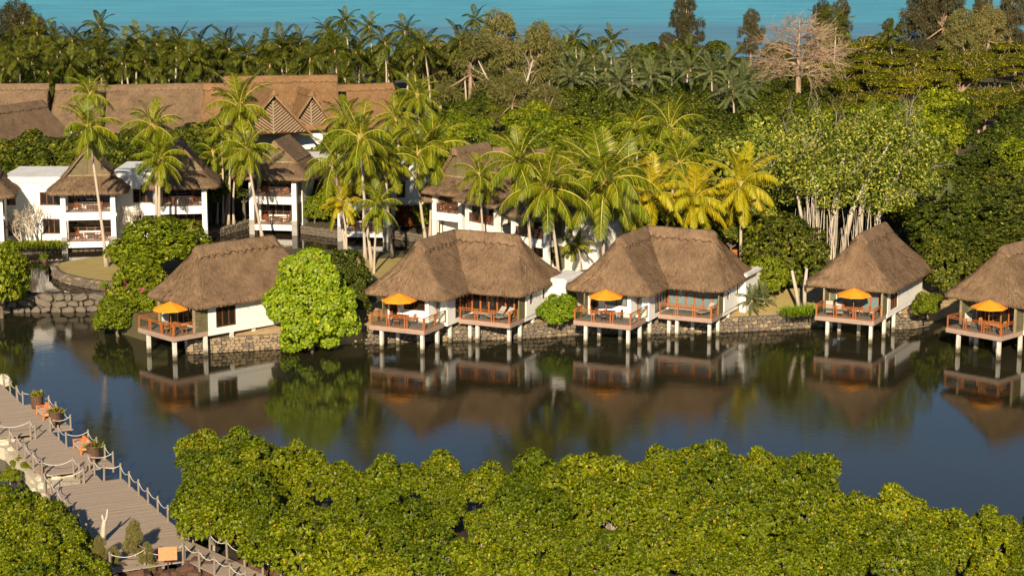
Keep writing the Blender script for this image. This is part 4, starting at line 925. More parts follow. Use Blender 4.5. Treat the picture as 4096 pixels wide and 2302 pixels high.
def planter(label, loc, seed, flower):
    t = thing('planter', label, 'planter', loc, 0, 'brown boardwalk planters')
    MB().lathe((0, 0, 0), [(.36, 0), (.43, .25), (.46, .9), (.49, .94), (.49, 1.0), (.40, 1.0), (.40, .88)], 16).build('pot', M['pot'], t, True)
    rng = np.random.default_rng(seed); n = 260; P = rng.normal(0, .16, (n, 3)); P[:, 2] = .85; D_ = unit(rng, n, .15)
    obj('foliage', quad_mesh('foliage', leaf_quads(P, D_, unit(rng, n), rng.uniform(.2, .6, n), rng.uniform(.02, .05, n)), M['bush']), None, t)
    n = 40; D_ = unit(rng, n, .3); P = np.array([0, 0, .9]) + D_ * rng.uniform(.25, .55, (n, 1)); obj('flowers', quad_mesh('flowers', leaf_quads(P, unit(rng, n), unit(rng, n), rng.uniform(.06, .12, n), rng.uniform(.03, .05, n)), M[flower]), None, t)
planter('brown planter with grassy plants behind the farther sofa', bl(1.2, 37.4), 1, 'yellow_leaf')
planter('brown planter in front of the farther sofa', bl(1.2, 32.2), 2, 'redflower')
planter('brown planter with pink flowers in front of the nearer sofa', bl(1.15, 22.2), 3, 'pink')
sg = thing('blank_sign', 'blank orange sign board on a dark stake at the platform edge', 'sign', G(168.5, 577, .62), .18)
MB().tube([(0, 0, -.2), (0, 0, 1.5)], .035, 8).build('stake', M['metal'], sg); MB().box(-.5, .5, -.06, -.025, 1.02, 1.78).build('board', M['signboard'], sg)
for p, lb in ((bl(-.35, 1.0), 'small copper lantern beside the gangway post'), (bl(-2.5, 21.3), 'small copper lantern on the walkway near the notch'), (bl(-2.6, 20.3), 'small copper lantern at the walkway corner by the notch')):
    t = thing('path_lantern', lb, 'lantern', p, 0, 'copper path lanterns'); MB().lathe((0, 0, 0), [(.09, 0), (.09, .42)], 10).build('body', M['copper'], t); MB().lathe((0, 0, .42), [(.12, 0), (.10, .06), (.02, .12)], 10).build('cap', M['metal'], t)
dw = thing('driftwood', 'pale forked driftwood stump on the platform edge', 'driftwood', G(102.5, 541, ZB), 0)
MB().tube([(0, 0, 0), (.05, .02, .5), (.1, 0, .95), (.16, 0, 1.3)], [.19, .17, .15, .10], 8).tube([(.12, 0, .95), (.3, 0, 1.5), (.36, 0, 1.95)], [.09, .07, .04], 7).tube([(.1, 0, 1.2), (.04, 0, 1.6)], [.08, .06], 7).build('stump', M['bark_pale'], dw, True)
# boulders
def boulder_mesh(seed):
    r = random.Random(seed); mb = MB(); n, m = 10, 7; V = []
    for j in range(m + 1):
        th = math.pi * j / m
        for i in range(n):
            a = 2 * math.pi * i / n; d = Vector((math.sin(th) * math.cos(a), math.sin(th) * math.sin(a), math.cos(th)))
            k = 1 + .45 * noise.noise(d * 1.3 + Vector((seed * 5.3, 0, 0))) + .2 * noise.noise(d * 3 + Vector((0, seed, 0))); V.append(d * .5 * k)
    f = [(j * n + i, j * n + (i + 1) % n, (j + 1) * n + (i + 1) % n, (j + 1) * n + i)[::-1] for j in range(m) for i in range(n)]
    mb.add(V, f); return mb.mesh('rock')
BM = {}
for mt in ('rock', 'pale_rock', 'stone_dark'):
    BM[mt] = []
    for i in range(5):
        me = boulder_mesh(i + 1); me.materials.append(M[mt]); BM[mt].append(me)
def boulder(mt, p, s, label, group):
    o = bpy.data.objects.new('boulder', rb.choice(BM[mt])); COL.objects.link(o); o.location = p; o.rotation_euler = (rb.uniform(-.4, .4), rb.uniform(-.4, .4), rb.uniform(0, 6)); o.scale = (s * rb.uniform(.8, 1.3), s * rb.uniform(.8, 1.3), s * rb.uniform(.55, .85)); return tag(o, label, 'rock', group)
for k in range(60):
    px = rb.uniform(112, 300) if k < 34 else rb.uniform(290, 450); py = rb.uniform(566, 578) + (0 if px > 185 else 2); p = G(px, py, .7); boulder('rock', p, rb.uniform(.7, 1.5), 'brown lava rock along the bottom edge of the picture', 'brown lava rocks')
for (px, py, s) in [(42, 482, 1.2), (50, 478, 1.3), (60, 481, 1.1), (70, 478, 1.2), (44, 490, 1.2), (34, 491, 1.2), (38, 499, 1.3), (6, 446, 1.5), (-4, 440, 1.5), (12, 452, 1.2), (2, 380, 1.4), (60, 474, 1.2)]:
    boulder('pale_rock', G(px, py, .55), s, 'pale rubble boulder beside the boardwalk', 'pale boulders beside the boardwalk')
cz = [bl(-3.3, 17.6, 0), bl(-.8, 17.4, 0), bl(-.9, 20.3, 0), bl(-2.9, 20.3, 0), bl(-3.1, 29, 0), bl(-1.0, 29, 0), bl(-1.0, 31, 0), bl(-3.6, 31, 0), bl(-3.8, 47, 0), bl(-.6, 47, 0), bl(-.6, 16, 0), bl(-3.2, 16, 0)]
cw_ = [(p.x, p.y) for p in [bl(-4.0, 15.5), bl(-3.4, 17.9), bl(-3.15, 20.3), bl(-3.1, 29), bl(-3.8, 31), bl(-3.9, 47), bl(0, 47), bl(-.1, 30), bl(.1, 15.5)]]
tag(MB().prism(cw_, -.5, .82).build('causeway', M['pale_rock']), kind='structure')
# ---------------------------------------------------------------- vegetation
RNG = np.random.default_rng(11)
def blobs_for(rng, R3, c, nb, br, lo=-.25, jit=.15):
    d = unit(rng, nb, lo); C = np.array(c) + d * np.array(R3) * (1 - br * .55) * rng.uniform(1 - jit, 1 + jit * .4, (nb, 1)); rad = br * np.mean(R3) * rng.uniform(.7, 1.3, (nb, 1)) * np.ones((1, 3))
    C = np.vstack([C, [c]]); rad = np.vstack([rad, [np.array(R3) * .72]]); return C, rad
def cloud(rng, C, Rd, n, lo=-.5, thick=.12):
    w_ = (Rd ** 2).sum(1); idx = rng.choice(len(C), n * 3, p=w_ / w_.sum()); d = unit(rng, n * 3, lo)
    P = C[idx] + d * Rd[idx] * (1 - np.abs(rng.normal(0, thick, (n * 3, 1))))
    keep = np.ones(len(P), bool)
    for i in range(len(C)):
        q = (((P - C[i]) / Rd[i]) ** 2).sum(1); keep &= (q > .72) | (idx == i)
    P, d = P[keep][:n], d[keep][:n]; return P, d
def nrm(a): return a / (np.linalg.norm(a, axis=1, keepdims=True) + 1e-9)
def crown_leaves(rng, C, Rd, n, L, W, up=.5, lo=-.45, scat=.6, thick=.12):
    P, d = cloud(rng, C, Rd, n, lo, thick); n = len(P); N = nrm(d + np.array([0, 0, up]) + unit(rng, n) * scat)
    D_ = nrm(np.cross(N, unit(rng, n))); return leaf_quads(P, D_, N, rng.uniform(.7, 1.3, n) * L, rng.uniform(.7, 1.3, n) * W)
def crown_rosettes(rng, C, Rd, n, L, W, k=8, lo=-.45):
    P, d = cloud(rng, C, Rd, n, lo); n = len(P); A = nrm(d + np.array([0, 0, .7]) + unit(rng, n) * .35); X = nrm(np.cross(A, unit(rng, n))); Y = np.cross(A, X); out = []
    for i in range(k):
        a = 2 * np.pi * i / k + rng.uniform(-.3, .3, (n, 1)); e = rng.uniform(.15, .75, (n, 1)); D_ = nrm((X * np.cos(a) + Y * np.sin(a)) * np.cos(e) + A * np.sin(e))
        out.append(leaf_quads(P, D_, A, rng.uniform(.5, 1.35, n) * L, rng.uniform(.7, 1.3, n) * W, .06))
    return np.concatenate(out)
def round_leaves(rng, C, Rd, n, L):
    P, d = cloud(rng, C, Rd, n, -.75, .2); n = len(P); N = nrm(d + unit(rng, n) * .55 + np.array([-.15, -.5, .25])); X = nrm(np.cross(N, unit(rng, n))); Y = np.cross(N, X); s = rng.uniform(.6, 1.15, (n, 1)) * L
    q1 = np.stack([P - X * s, P - X * s * .55 + Y * s * .85, P + X * s * .55 + Y * s * .85, P + X * s], 1); q2 = np.stack([P - X * s, P + X * s, P + X * s * .55 - Y * s * .85, P - X * s * .55 - Y * s * .85], 1)
    return np.concatenate([q1, q2])
def limbs(rng, C, Rd, r0, h0, k=10, mat='bark', base=(0, 0, 0), sub=3, lean=0.0):
    mb = MB(); b = Vector(base); top = b + Vector((lean, 0, h0)); mb.tube([b, b.lerp(top, .5) + Vector((rng.normal(0, .05), rng.normal(0, .05), 0)), top], [r0 * 1.35, r0, r0 * .8], 8)
    for i in rng.choice(len(C), min(k, len(C)), replace=False):
        e = Vector(C[i]); m = top.lerp(e, .5) + Vector(rng.normal(0, .12, 3)) * (e - top).length * .6; mb.tube([top - Vector((0, 0, r0)), m, e], [r0 * .6, r0 * .38, r0 * .16], 6)
        for j in range(sub):
            q = e + Vector(unit(rng, 1, -.1)[0]) * float(Rd[i].mean()) * 1.08; mb.tube([m.lerp(e, .6), e.lerp(q, .4), q], [r0 * .24, r0 * .17, r0 * .1], 4, False)
    return mb
def proto_tree(kind, seed):
    rng = np.random.default_rng(seed)
    if kind == 'mangrove':
        C, Rd = blobs_for(rng, (1.8, 1.8, 1.45), (0, 0, 1.75), 17, .36, -.35, .45); q = crown_rosettes(rng, C, Rd, 1900, .165, .044, 7, -.3); t = limbs(rng, C, Rd, .09, .8, 16, sub=4)
        return quad_mesh('crown', q, M['mangrove']), t.mesh('trunk'), 'twig'
    if kind == 'bush':
        C, Rd = blobs_for(rng, (2.2, 2.2, 2.0), (0, 0, 2.1), 24, .34, -.5, .2); q = crown_rosettes(rng, C, Rd, 1700, .20, .055, 7, -.7); t = limbs(rng, C, Rd, .12, .9, 14, sub=3)
        return quad_mesh('crown', q, M['bush']), t.mesh('trunk'), 'bark'
    if kind == 'dark':
        C, Rd = blobs_for(rng, (3.2, 3.2, 2.6), (0, 0, 4.6), 26, .32, -.45, .25); q = crown_leaves(rng, C, Rd, 6500, .36, .12, .5); t = limbs(rng, C, Rd, .2, 2.6, 12, sub=2)
        return quad_mesh('crown', q, M['dark_leaf']), t.mesh('trunk'), 'bark'
    if kind == 'acacia':
        C = []; Rd = []
        for i in range(20):
            a = rng.uniform(0, 6.28); r = 4.2 * math.sqrt(rng.random()); C.append((r * math.cos(a), r * math.sin(a), 6.2 - .09 * r * r + rng.uniform(-.9, .3))); s = rng.uniform(1.0, 1.7); Rd.append((s, s, s * .36))
        C = np.array(C); Rd = np.array(Rd); q = crown_leaves(rng, C, Rd, 9000, .25, .085, 1.2, -.4, .7, .2); t = limbs(rng, C, Rd, .2, 2.6, 18, sub=3)
        return quad_mesh('crown', q, M['acacia']), t.mesh('trunk'), 'bark_bare'
    if kind == 'casuarina':
        C = []; Rd = []
        for i in range(64):
            z = rng.uniform(.25, 1.0); r = (1.06 - z) ** .65 * .40 * rng.uniform(.25, 1.15); a = rng.uniform(0, 6.28); C.append((r * math.cos(a), r * math.sin(a), z)); s = rng.uniform(.03, .08); Rd.append((s, s, s * 1.15))
        C = np.array(C) * 12; Rd = np.array(Rd) * 12; P, d = cloud(rng, C, Rd, 13000, -.8, .3); n = len(P); D_ = nrm(np.array([0, 0, -.75]) + d * .7 + unit(rng, n) * .5)
        q = leaf_quads(P, D_, unit(rng, n), rng.uniform(.35, .8, n), rng.uniform(.03, .06, n)); t = limbs(rng, C, Rd, .2, 6.5, 30, sub=2)
        return quad_mesh('crown', q, M['casuarina']), t.mesh('trunk'), 'bark_bare'
    if kind == 'scrub':
        C, Rd = blobs_for(rng, (1.6, 1.6, 1.0), (0, 0, 1.0), 14, .4, -.3, .3); q = crown_leaves(rng, C, Rd, 2600, .30, .085, .5); t = limbs(rng, C, Rd, .07, .5, 10, sub=1)
        return quad_mesh('crown', q, M['bush']), t.mesh('trunk'), 'bark'
PROTO = {}
for kind, n in (('mangrove', 5), ('bush', 3), ('dark', 4), ('acacia', 4), ('casuarina', 3), ('scrub', 3)):
    PROTO[kind] = []
    for i in range(n):
        c, t, b = proto_tree(kind, 100 + i * 13 + len(kind)); t.materials.append(M[b]); PROTO[kind].append((c, t))
rv = random.Random(77)
SWAPPED = {}
def tree(kind, name, label, cat, p, sc, group=None, mat=None, rz=None, v=None):
    c, t = PROTO[kind][v if v is not None else rv.randrange(len(PROTO[kind]))]
    if mat:
        key = (c.name, mat)
        if key not in SWAPPED: m2 = c.copy(); m2.materials.clear(); m2.materials.append(M[mat]); SWAPPED[key] = m2
        c = SWAPPED[key]
    e = thing(name, label, cat, p, rv.uniform(0, 6.28) if rz is None else rz, group); e.scale = sc if hasattr(sc, '__len__') else (sc, sc, sc)
    obj('trunk', t, None, e); obj('crown', c, None, e); return e
def interp(L, x):
    for (a, b), (c, d) in zip(L, L[1:]):
        if a <= x <= c: return b + (d - b) * (x - a) / (c - a)
    return L[0][1] if x < L[0][0] else L[-1][1]
# foreground mangroves
TOP = [(165, 470), (172, 446), (200, 438), (230, 436), (258, 430), (286, 440), (300, 448), (330, 442), (340, 466), (360, 462), (390, 460), (440, 455), (465, 470), (500, 462), (530, 455), (560, 470), (592, 452), (620, 462), (645, 455), (700, 449), (740, 452), (795, 448), (815, 458), (828, 485), (850, 496), (875, 492), (915, 489), (945, 508), (970, 506), (1000, 512), (1040, 516)]
LEFT = [(430, 172), (470, 165), (500, 172), (520, 190), (545, 214), (560, 240), (575, 300)]
lab = 'bright green mangrove bush in the foreground thicket'; grp = 'foreground mangroves'
px = 172
while px < 1070:
    yt = interp(TOP, px); h = rv.uniform(2.9, 3.8); Yb = G(px, yt + 3, h).y; row = 0; Y = Yb
    while Y > 99.5:
        x = px + rv.uniform(-9, 9); hh = h if row == 0 else rv.uniform(1.9, 4.1); q = AT(x, 500, Y); q.z = 0; pyb = 287.5
        base_py = None
        # keep left of the gangway free
        sc = hh / 3.1
        lim = interp([(99, 330), (104, 275), (107, 215), (112, 198), (116, 182), (120, 172), (140, 168)], Y)
        if x > lim: tree('mangrove', 'mangrove_bush', 'bright green mangrove bush in the ' + ('back row at the water' if row == 0 else 'second row' if row == 1 else 'front rows') + ', ' + ('left' if x < 450 else 'middle' if x < 750 else 'right') + ' foreground', 'bush', (q.x, Y, .05), (sc * rv.uniform(.9, 1.1) * 1.0, sc * rv.uniform(.9, 1.1), sc), grp)
        Y -= rv.uniform(3.1, 3.9); row += 1
    px += rv.uniform(38, 52)
for (x, yt, h) in [(0, 492, 3.0), (18, 490, 3.2), (40, 503, 3.0), (56, 510, 2.9), (8, 512, 3.2), (62, 528, 2.9), (36, 526, 3.2), (-6, 532, 3.2), (20, 547, 3.2), (50, 548, 3.0), (70, 545, 2.8), (0, 562, 3.0), (38, 568, 3.0), (66, 566, 2.9), (80, 562, 2.6), (14, 582, 3.0), (50, 592, 3.0)]:
    q = G(x, yt, h); tree('mangrove', 'mangrove_bush', 'dense mangrove bush on the near left of the platform', 'bush', (q.x, q.y, .05), h / 3.2, 'mangroves left of the platform')
yb = G(362, 562, .6); tree('scrub', 'yellow_shrub', 'small yellow-leaved shrub at the foot of the mangroves', 'shrub', (yb.x, yb.y - 1.0, .7), (.75, .75, 1.0), None, 'yellow_leaf')
for i, (x, y, z, s) in enumerate([(30, 478, .3, .35), (10, 485, .2, .35), (20, 470, .3, .3)]): tree('mangrove', 'mangrove_sapling', ('lower', 'left', 'upper')[i] + ' of the three mangrove saplings in the water left of the walkway', 'sapling', G(x, y, 0), s)
for i, (x, y, h, w_) in enumerate([(136, 566, 2.6, 'beside the middle post of the platform end'), (148, 574, 1.8, 'just left of the blank orange sign'), (101, 575, 2.2, 'against the near mangroves'), (116, 574, 1.6, 'between the mangroves and the middle post')]):
    tree('casuarina', 'casuarina_sapling', 'feathery casuarina sapling ' + w_, 'sapling', G(x, y, .6), (h / 14, h / 14, h / 12))
# waterside trees
p = G(312, 352, 0); rng = np.random.default_rng(5)
C, Rd = blobs_for(rng, (4.0, 3.2, 4.5), (0, 0, 4.9), 54, .24, -.85, .2); cone = 1 - .62 * np.clip((C[:, 2] - 5.2) / 4.2, 0, 1) - .25 * np.clip((3.0 - C[:, 2]) / 3, 0, 1); C[:, 0] *= cone; C[:, 1] *= cone
e = thing('round_leaved_tree', 'bright green tree with big round leaves at the water edge', 'tree', (p.x, p.y + .2, -.75)); obj('crown', quad_mesh('crown', round_leaves(rng, C, Rd, 11000, .14), M['seagrape']), None, e); limbs(rng, C, Rd, .2, 1.5, 16).build('trunk', M['bark'], e)
for (x, y, z, sc, lb, mt) in [(151, 274, 2.2, (1.75, 1.6, 1.3), 'large glossy green tree between the round lawn and the first villa', None), (181, 270, 2.2, (1.25, 1.3, 1.12), 'glossy green tree behind the first villa roof', None), (133, 277, 2.2, (1.1, 1.1, .9), 'lower glossy bush on the round lawn beside the big tree', None),
                              (140, 322, .1, (1.3, 1.2, 1.25), 'bougainvillea-hung waterside tree left of the first villa deck', None), (118, 336, .0, (1.0, .9, .8), 'low leafy bush hanging over the water left of the first deck', None), (150, 330, .0, (1.0, 1.0, .9), 'leafy bush under the first villa deck', None),
                              (2, 318, 0, (1.15, 1.15, 1.6), 'dark waterside tree at the left edge of the picture', None), (6, 300, 0, (1.0, 1.0, 1.3), 'upper waterside bush at the left edge of the picture', None),
                              (559, 327, .9, (.85, .7, .65), 'feathery green shrub between the second and third villas', 'seagrape'), (561, 316, 1.4, (.6, .6, .6), 'small green shrub behind the feathery one between villas', 'seagrape')]:
    tree('bush', 'waterside_tree' if sc[2] > 1 else 'waterside_shrub', lb, 'tree' if sc[2] > 1 else 'shrub', G(x, y, z), sc, None, mt)
def flowers(name, label, pts, n, r, mat, seed):
    rng = np.random.default_rng(seed); o0 = pts[0]; Q = []
    for p in pts:
        P = np.array(p - o0) + rng.normal(0, r, (n, 3)); Q.append(leaf_quads(P, unit(rng, n), unit(rng, n), rng.uniform(.10, .2, n), rng.uniform(.05, .09, n)))
    o = obj(name, quad_mesh(name, np.concatenate(Q), M[mat]), None, None, o0); return tag(o, label, 'flowers')
flowers('bougainvillea_blossom', 'pink bougainvillea blossom in the tree left of the first deck', [G(x, y, z) - Vector((0, .8, 0)) for x, y, z in [(127, 284, 4.5), (143, 288, 4.2), (103, 304, 2.4), (112, 318, 1.6)]], 12, .16, 'pink', 3)
# ---------------------------------------------------------------- palms
def frond_mesh(e0, bend, L, seed, hang, mats, nl=54, ll=.95, wid=.045, twist=0):
    rng = np.random.default_rng(seed); n = 22; pts = [np.zeros(3)]; T = []
    for i in range(n):
        s = (i + .5) / n; a = e0 - bend * s ** 1.25; t = np.array([math.cos(a), .10 * twist * s, math.sin(a)]); t /= np.linalg.norm(t); T.append(t); pts.append(pts[-1] + t * L / n)
    pts = np.array(pts); Q = []; mi = []
    def at(s):
        x = s * n; i = min(int(x), n - 1); f = x - i; return pts[i] * (1 - f) + pts[i + 1] * f, T[i]
    for k in range(nl):
        s = .13 + .86 * (k + rng.uniform(-.3, .3)) / (nl - 1); s = min(max(s, .1), .995); p, t = at(s); l = ll * (math.sin(math.pi * min(1, (s * .92 + .08))) ** .55) * rng.uniform(.85, 1.1)
        if s > .9: l *= .75
        for sg in (-1, 1):
            sd = np.array([0, sg, 0.]); up = np.cross(t, np.array([0, 1, 0.])); up = up if up[2] > 0 else -up
            d = t * (.42 + .35 * s) + sd * .75 + up * .12 + np.array([0, 0, -1.]) * hang * rng.uniform(.7, 1.3) + rng.normal(0, .05, 3); d /= np.linalg.norm(d)
            tip = p + d * l + np.array([0, 0, -1.]) * l * hang * .45; mid = p + d * l * .45 + up * .02; e = tip - p; w_ = np.cross(e, up + sd * .3); w_ /= (np.linalg.norm(w_) + 1e-9)
            Q.append([p, mid + w_ * wid, tip, mid - w_ * wid]); mi.append(0)
    for i in range(n):
        w0 = .05 * (1 - i / n) + .012; w1 = .05 * (1 - (i + 1) / n) + .012; y = np.array([0, 1, 0.]); z = np.cross(T[i], y)
        Q.append([pts[i] - y * w0, pts[i] + y * w0, pts[i + 1] + y * w1, pts[i + 1] - y * w1]); mi.append(1); Q.append([pts[i] - z * w0, pts[i] + z * w0, pts[i + 1] + z * w1, pts[i + 1] - z * w1]); mi.append(1)
    me = quad_mesh('frond', Q, mats); me.polygons.foreach_set('material_index', mi); return me
FR = {}
def fronds(mat, ll=.95, wid=.045, L=4.4, stiff=1.0, nl=54):
    out = []
    for i, (e, b, h) in enumerate([(80, 35, .10), (74, 60, .15), (68, 75, .35), (57, 98, .55), (44, 95, .7), (30, 98, .8), (16, 82, .8), (2, 72, .8), (-14, 58, .6), (-32, 42, .35), (-52, 26, .2)]):
        out.append([frond_mesh(R(e), R(b) * stiff, L * (.95 if i == 0 else 1.08 if i < 3 else 1), 7 * i + k, h * stiff, [M[mat], M['rachis' if mat in ('frond', 'frond_y') else mat]], nl, ll, wid, (-1, 1, .3)[k]) for k in range(3)])
    return out
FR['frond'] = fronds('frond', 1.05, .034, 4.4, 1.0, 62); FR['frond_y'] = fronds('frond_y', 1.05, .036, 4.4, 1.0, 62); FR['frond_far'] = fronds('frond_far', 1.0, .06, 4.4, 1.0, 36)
FR['frond_date'] = fronds('frond_date', .55, .04, 3.6, .75, 44); FR['frond_areca'] = fronds('frond', .75, .05, 3.0, 1.0, 34)
rp = random.Random(9)
def tube_trunk(a, b, r0, r1, sway, n=10, sides=8):
    a = Vector(a); b = Vector(b); P = []; rad = []
    for k in range(n + 1):
        f = k / n; P.append(a.lerp(b, f) + Vector((sway[0], sway[1], 0)) * math.sin(math.pi * f) + Vector((b.x - a.x, b.y - a.y, 0)) * (f ** 1.6 - f) * .6); rad.append((r0 * (1 - f) + r1 * f) * (1 + .9 * max(0, .12 - f) / .12 * .8) * (1 + .03 * math.sin(k * 2.1)))
    return MB().tube(P, rad, sides)
HEAD = MB().lathe((0, 0, 0), [(.13, -.9), (.2, -.5), (.24, -.1), (.16, .25), (.05, .5)], 9).mesh('crown_shaft', True); HEAD.materials.append(M['boots'])
cb = MB()
for k in range(9):
    a = k * 2.4; cb.lathe((.26 * math.cos(a), .26 * math.sin(a), -.28 - .05 * (k % 3)), [(.03, -.16), (.11, -.08), (.12, .03), (.04, .13)], 7)
COCO = cb.mesh('coconuts', True); COCO.materials.append(M['coconut'])
def palm(base, crown, label, mat='frond', nf=22, sc=1.0, group=None, r0=.19, name='coconut_palm', cat='palm', trunk=None, coco=True, trunkmat='trunk_palm', lo=0, hi=11):
    e = thing(name, label, cat, base, 0, group); d = crown - base
    if trunk is None: tube_trunk((0, 0, 0), d, r0, r0 * .62, (rp.uniform(-.3, .3), rp.uniform(-.2, .2))).build('trunk', M[trunkmat], e, True)
    else:
        o = obj('trunk', trunk, None, e); o.rotation_euler = Vector((0, 0, 1)).rotation_difference(d.normalized()).to_euler(); o.scale = (1, 1, d.length / 10)
    o = obj('crown_shaft', HEAD, None, e, d); o.scale = (sc,) * 3
    if coco: o = obj('coconuts', COCO, None, e, d); o.scale = (sc,) * 3; o.rotation_euler = (0, 0, rp.uniform(0, 6))
    a = rp.uniform(0, 6.28)
    for k in range(nf):
        f = (k + .5) / nf; i = min(10, max(0, int(lo + (hi - lo) * f ** .85 + rp.uniform(-.5, .5)))); o = bpy.data.objects.new('frond', FR[mat][i][rp.randrange(3)]); COL.objects.link(o); o.parent = e; a += 2.4
        s = sc * rp.uniform(.85, 1.12); o.location = d + Vector((.1 * math.cos(a), .1 * math.sin(a), .15 - .25 * f)) * sc; o.rotation_euler = (rp.uniform(-.18, .18), rp.uniform(-.08, .08), a + rp.uniform(-.25, .25)); o.scale = (s, s, s)
    return e
NEAR = [
 ((88, 128), (106.5, 266, 2.2), 'leaning coconut palm rising from the round lawn', 'frond', 24, 0.76),
 ((159, 160), (159.6, 250, 2.2), 'coconut palm in front of the second pavilion roof', 'frond', 24, 0.76),
 ((153, 126), (155.5, 248, 2.2), 'taller coconut palm behind the one at the second pavilion', 'frond', 22, 0.8),
 ((239, 108), (225, 223, 2.2), 'tall coconut palm between the golden gables and the slim trunks', 'frond', 24, 1.0),
 ((247, 150), (263, 241, 2.2), 'coconut palm leaning left in front of the third pavilion', 'frond', 22, 0.8),
 ((335, 161), (346, 252, 2.2), 'coconut palm with orange crown shaft right of the third pavilion', 'frond', 22, 0.95),
 ((360, 138), (372, 267.5, 2.2), 'coconut palm on the lawn with the trunk rooted nearest the middle', 'frond', 22, 0.88),
 ((366, 158), (365.5, 259.5, 2.2), 'coconut palm with the leftmost trunk of the lawn cluster', 'frond', 20, 0.85),
 ((385, 158), (391.7, 256, 2.2), 'coconut palm with the rightmost thick trunk of the lawn cluster', 'frond', 20, 0.88),
 ((432, 150), (430, 239.5, 2.2), 'tall coconut palm right of the pair with white trunks', 'frond', 24, 1.12),
 ((418, 154), (426, 242.5, 2.2), 'tall coconut palm left of the pair with white trunks', 'frond', 18, 0.9),
 ((341, 203), (346, 256.5, 2.2), 'short yellow-green palm at the left of the lawn', 'frond_y', 16, .62),
 ((378, 205), (374, 282, 1.3), 'short bright palm with thin trunk in front of the lawn', 'frond', 18, .66),
 ((547, 188), (560, 292, 2.2), 'coconut palm with spread fronds left of the third villa', 'frond', 24, 1.08),
 ((519, 163), (531, 290, 2.2), 'coconut palm with dark trunk above the angled balconies', 'frond', 20, 0.88),
 ((604.5, 183), (602, 284, 2.2), 'biggest coconut palm above the third villa, fronds spread widest', 'frond', 28, 1.28),
 ((650, 194), (648, 275, 2.2), 'golden-fronded palm right of the biggest palm', 'frond_y', 24, 0.92),
 ((694, 200), (694, 272, 2.2), 'golden-fronded palm above the third villa ridge', 'frond_y', 24, 0.9),
 ((741, 186), (741, 270, 2.2), 'golden-fronded palm with orange coconuts beside the banyan', 'frond_y', 24, 0.98),
 ((679, 164), (683, 250, 2.2), 'green coconut palm standing behind the golden palms', 'frond', 20, 0.9),
 ((670, 129), (673, 215, 2.2), 'tall palm with thick orange crown shaft and one long drooping frond', 'frond', 18, 1.0),
 ((635, 125), (638, 213, 2.2), 'tall slim palm left of the thick-shafted palm', 'frond', 18, 0.75),
 ((575, 165), (580, 262, 2.2), 'coconut palm behind the biggest palm, half hidden', 'frond', 20, 0.85),
 ((628, 172), (630, 262, 2.2), 'green coconut palm between the biggest palm and the golden ones', 'frond', 20, 0.8),
 ((480, 176), (486, 266, 2.2), 'coconut palm rising behind the second villa roof', 'frond', 18, 0.7),
 ((417, 97), (421, 160, 2.2), 'coconut palm in front of the golden roof right end', 'frond', 22, 0.95),
 ((90, 95), (93, 205, 2.2), 'coconut palm behind the leaning palm crown', 'frond', 20, 0.75),
 ((345, 120), (349, 195, 2.2), 'coconut palm behind the roofs left of the golden roof end', 'frond', 18, 0.8),
 ((395, 118), (399, 190, 2.2), 'coconut palm standing below the golden roof', 'frond', 18, 0.8),
]
for (c, b, lb, mt, nf, sc) in NEAR:
    B = G(*b); palm(B, AT(c[0], c[1], B.y + .3), lb, mt, int(nf * 1.2), sc, None, .17 if sc > .7 else .13, trunkmat='trunk_palm')
for i, (x, c) in enumerate([(217, (213, 152)), (223, (221, 128)), (228.5, (229, 140)), (234, (239, 154))]):
    B = G(x, 224.5, 2.2); palm(B, AT(c[0], c[1], B.y + .3), ('leftmost', 'second', 'third', 'rightmost')[i] + ' of the four slim grey palm trunks in the shade', 'frond', 12, .62, 'slim shaded palms', .13, coco=False)
for (x, y, b, s, lb) in [(577.6, 246, (578.6, 275.5, 2.2), .62, 'small feathery palm beside the flat white annex roof'), (566, 249, (567, 272, 2.2), .55, 'small feathery palm left of the other by the annex'), (748, 232, (750, 262, 2.2), .8, 'small palm right of the third villa roof'), (764, 240, (765, 266, 2.2), .7, 'small palm before the banyan roots'), (36, 165, (36.5, 178, 6.0), .62, 'small palm above the flat roof at the left'), (12, 168, (12, 182, 6.0), .55, 'small palm at the far left above the flat roof')]:
    B = G(*b); palm(B, AT(x, y, B.y), lb, 'frond_areca', 14, s, None, .08, 'small_palm', coco=False, hi=9)
for (x, y, s, lb) in [(752, 308, .5, 'spiky yucca clump beside the third villa wall'), (763, 304, .42, 'second spiky clump behind the yucca by the third villa')]:
    B = G(x, y, 1.7); palm(B, B + Vector((0, 0, .7)), lb, 'frond_date', 22, s, None, .06, 'yucca', 'plant', coco=False, hi=9)
for (x, y, Y, lb) in [(936, 206, 200, 'fan palm with orange shaft in the dark trees behind the fourth villa'), (950, 204, 203, 'pale fan palm beside the orange-shafted one')]:
    C_ = AT(x, y, Y); palm(Vector((C_.x, Y, 2.2)), C_, lb, 'frond_date', 18, .75, None, .1, 'fan_palm', coco=False, hi=9)
TR = tube_trunk((0, 0, 0), (0, 0, 10), .19, .12, (.25, .1), 8, 6).mesh('trunk', True); TR.materials.append(M['trunk_palm'])
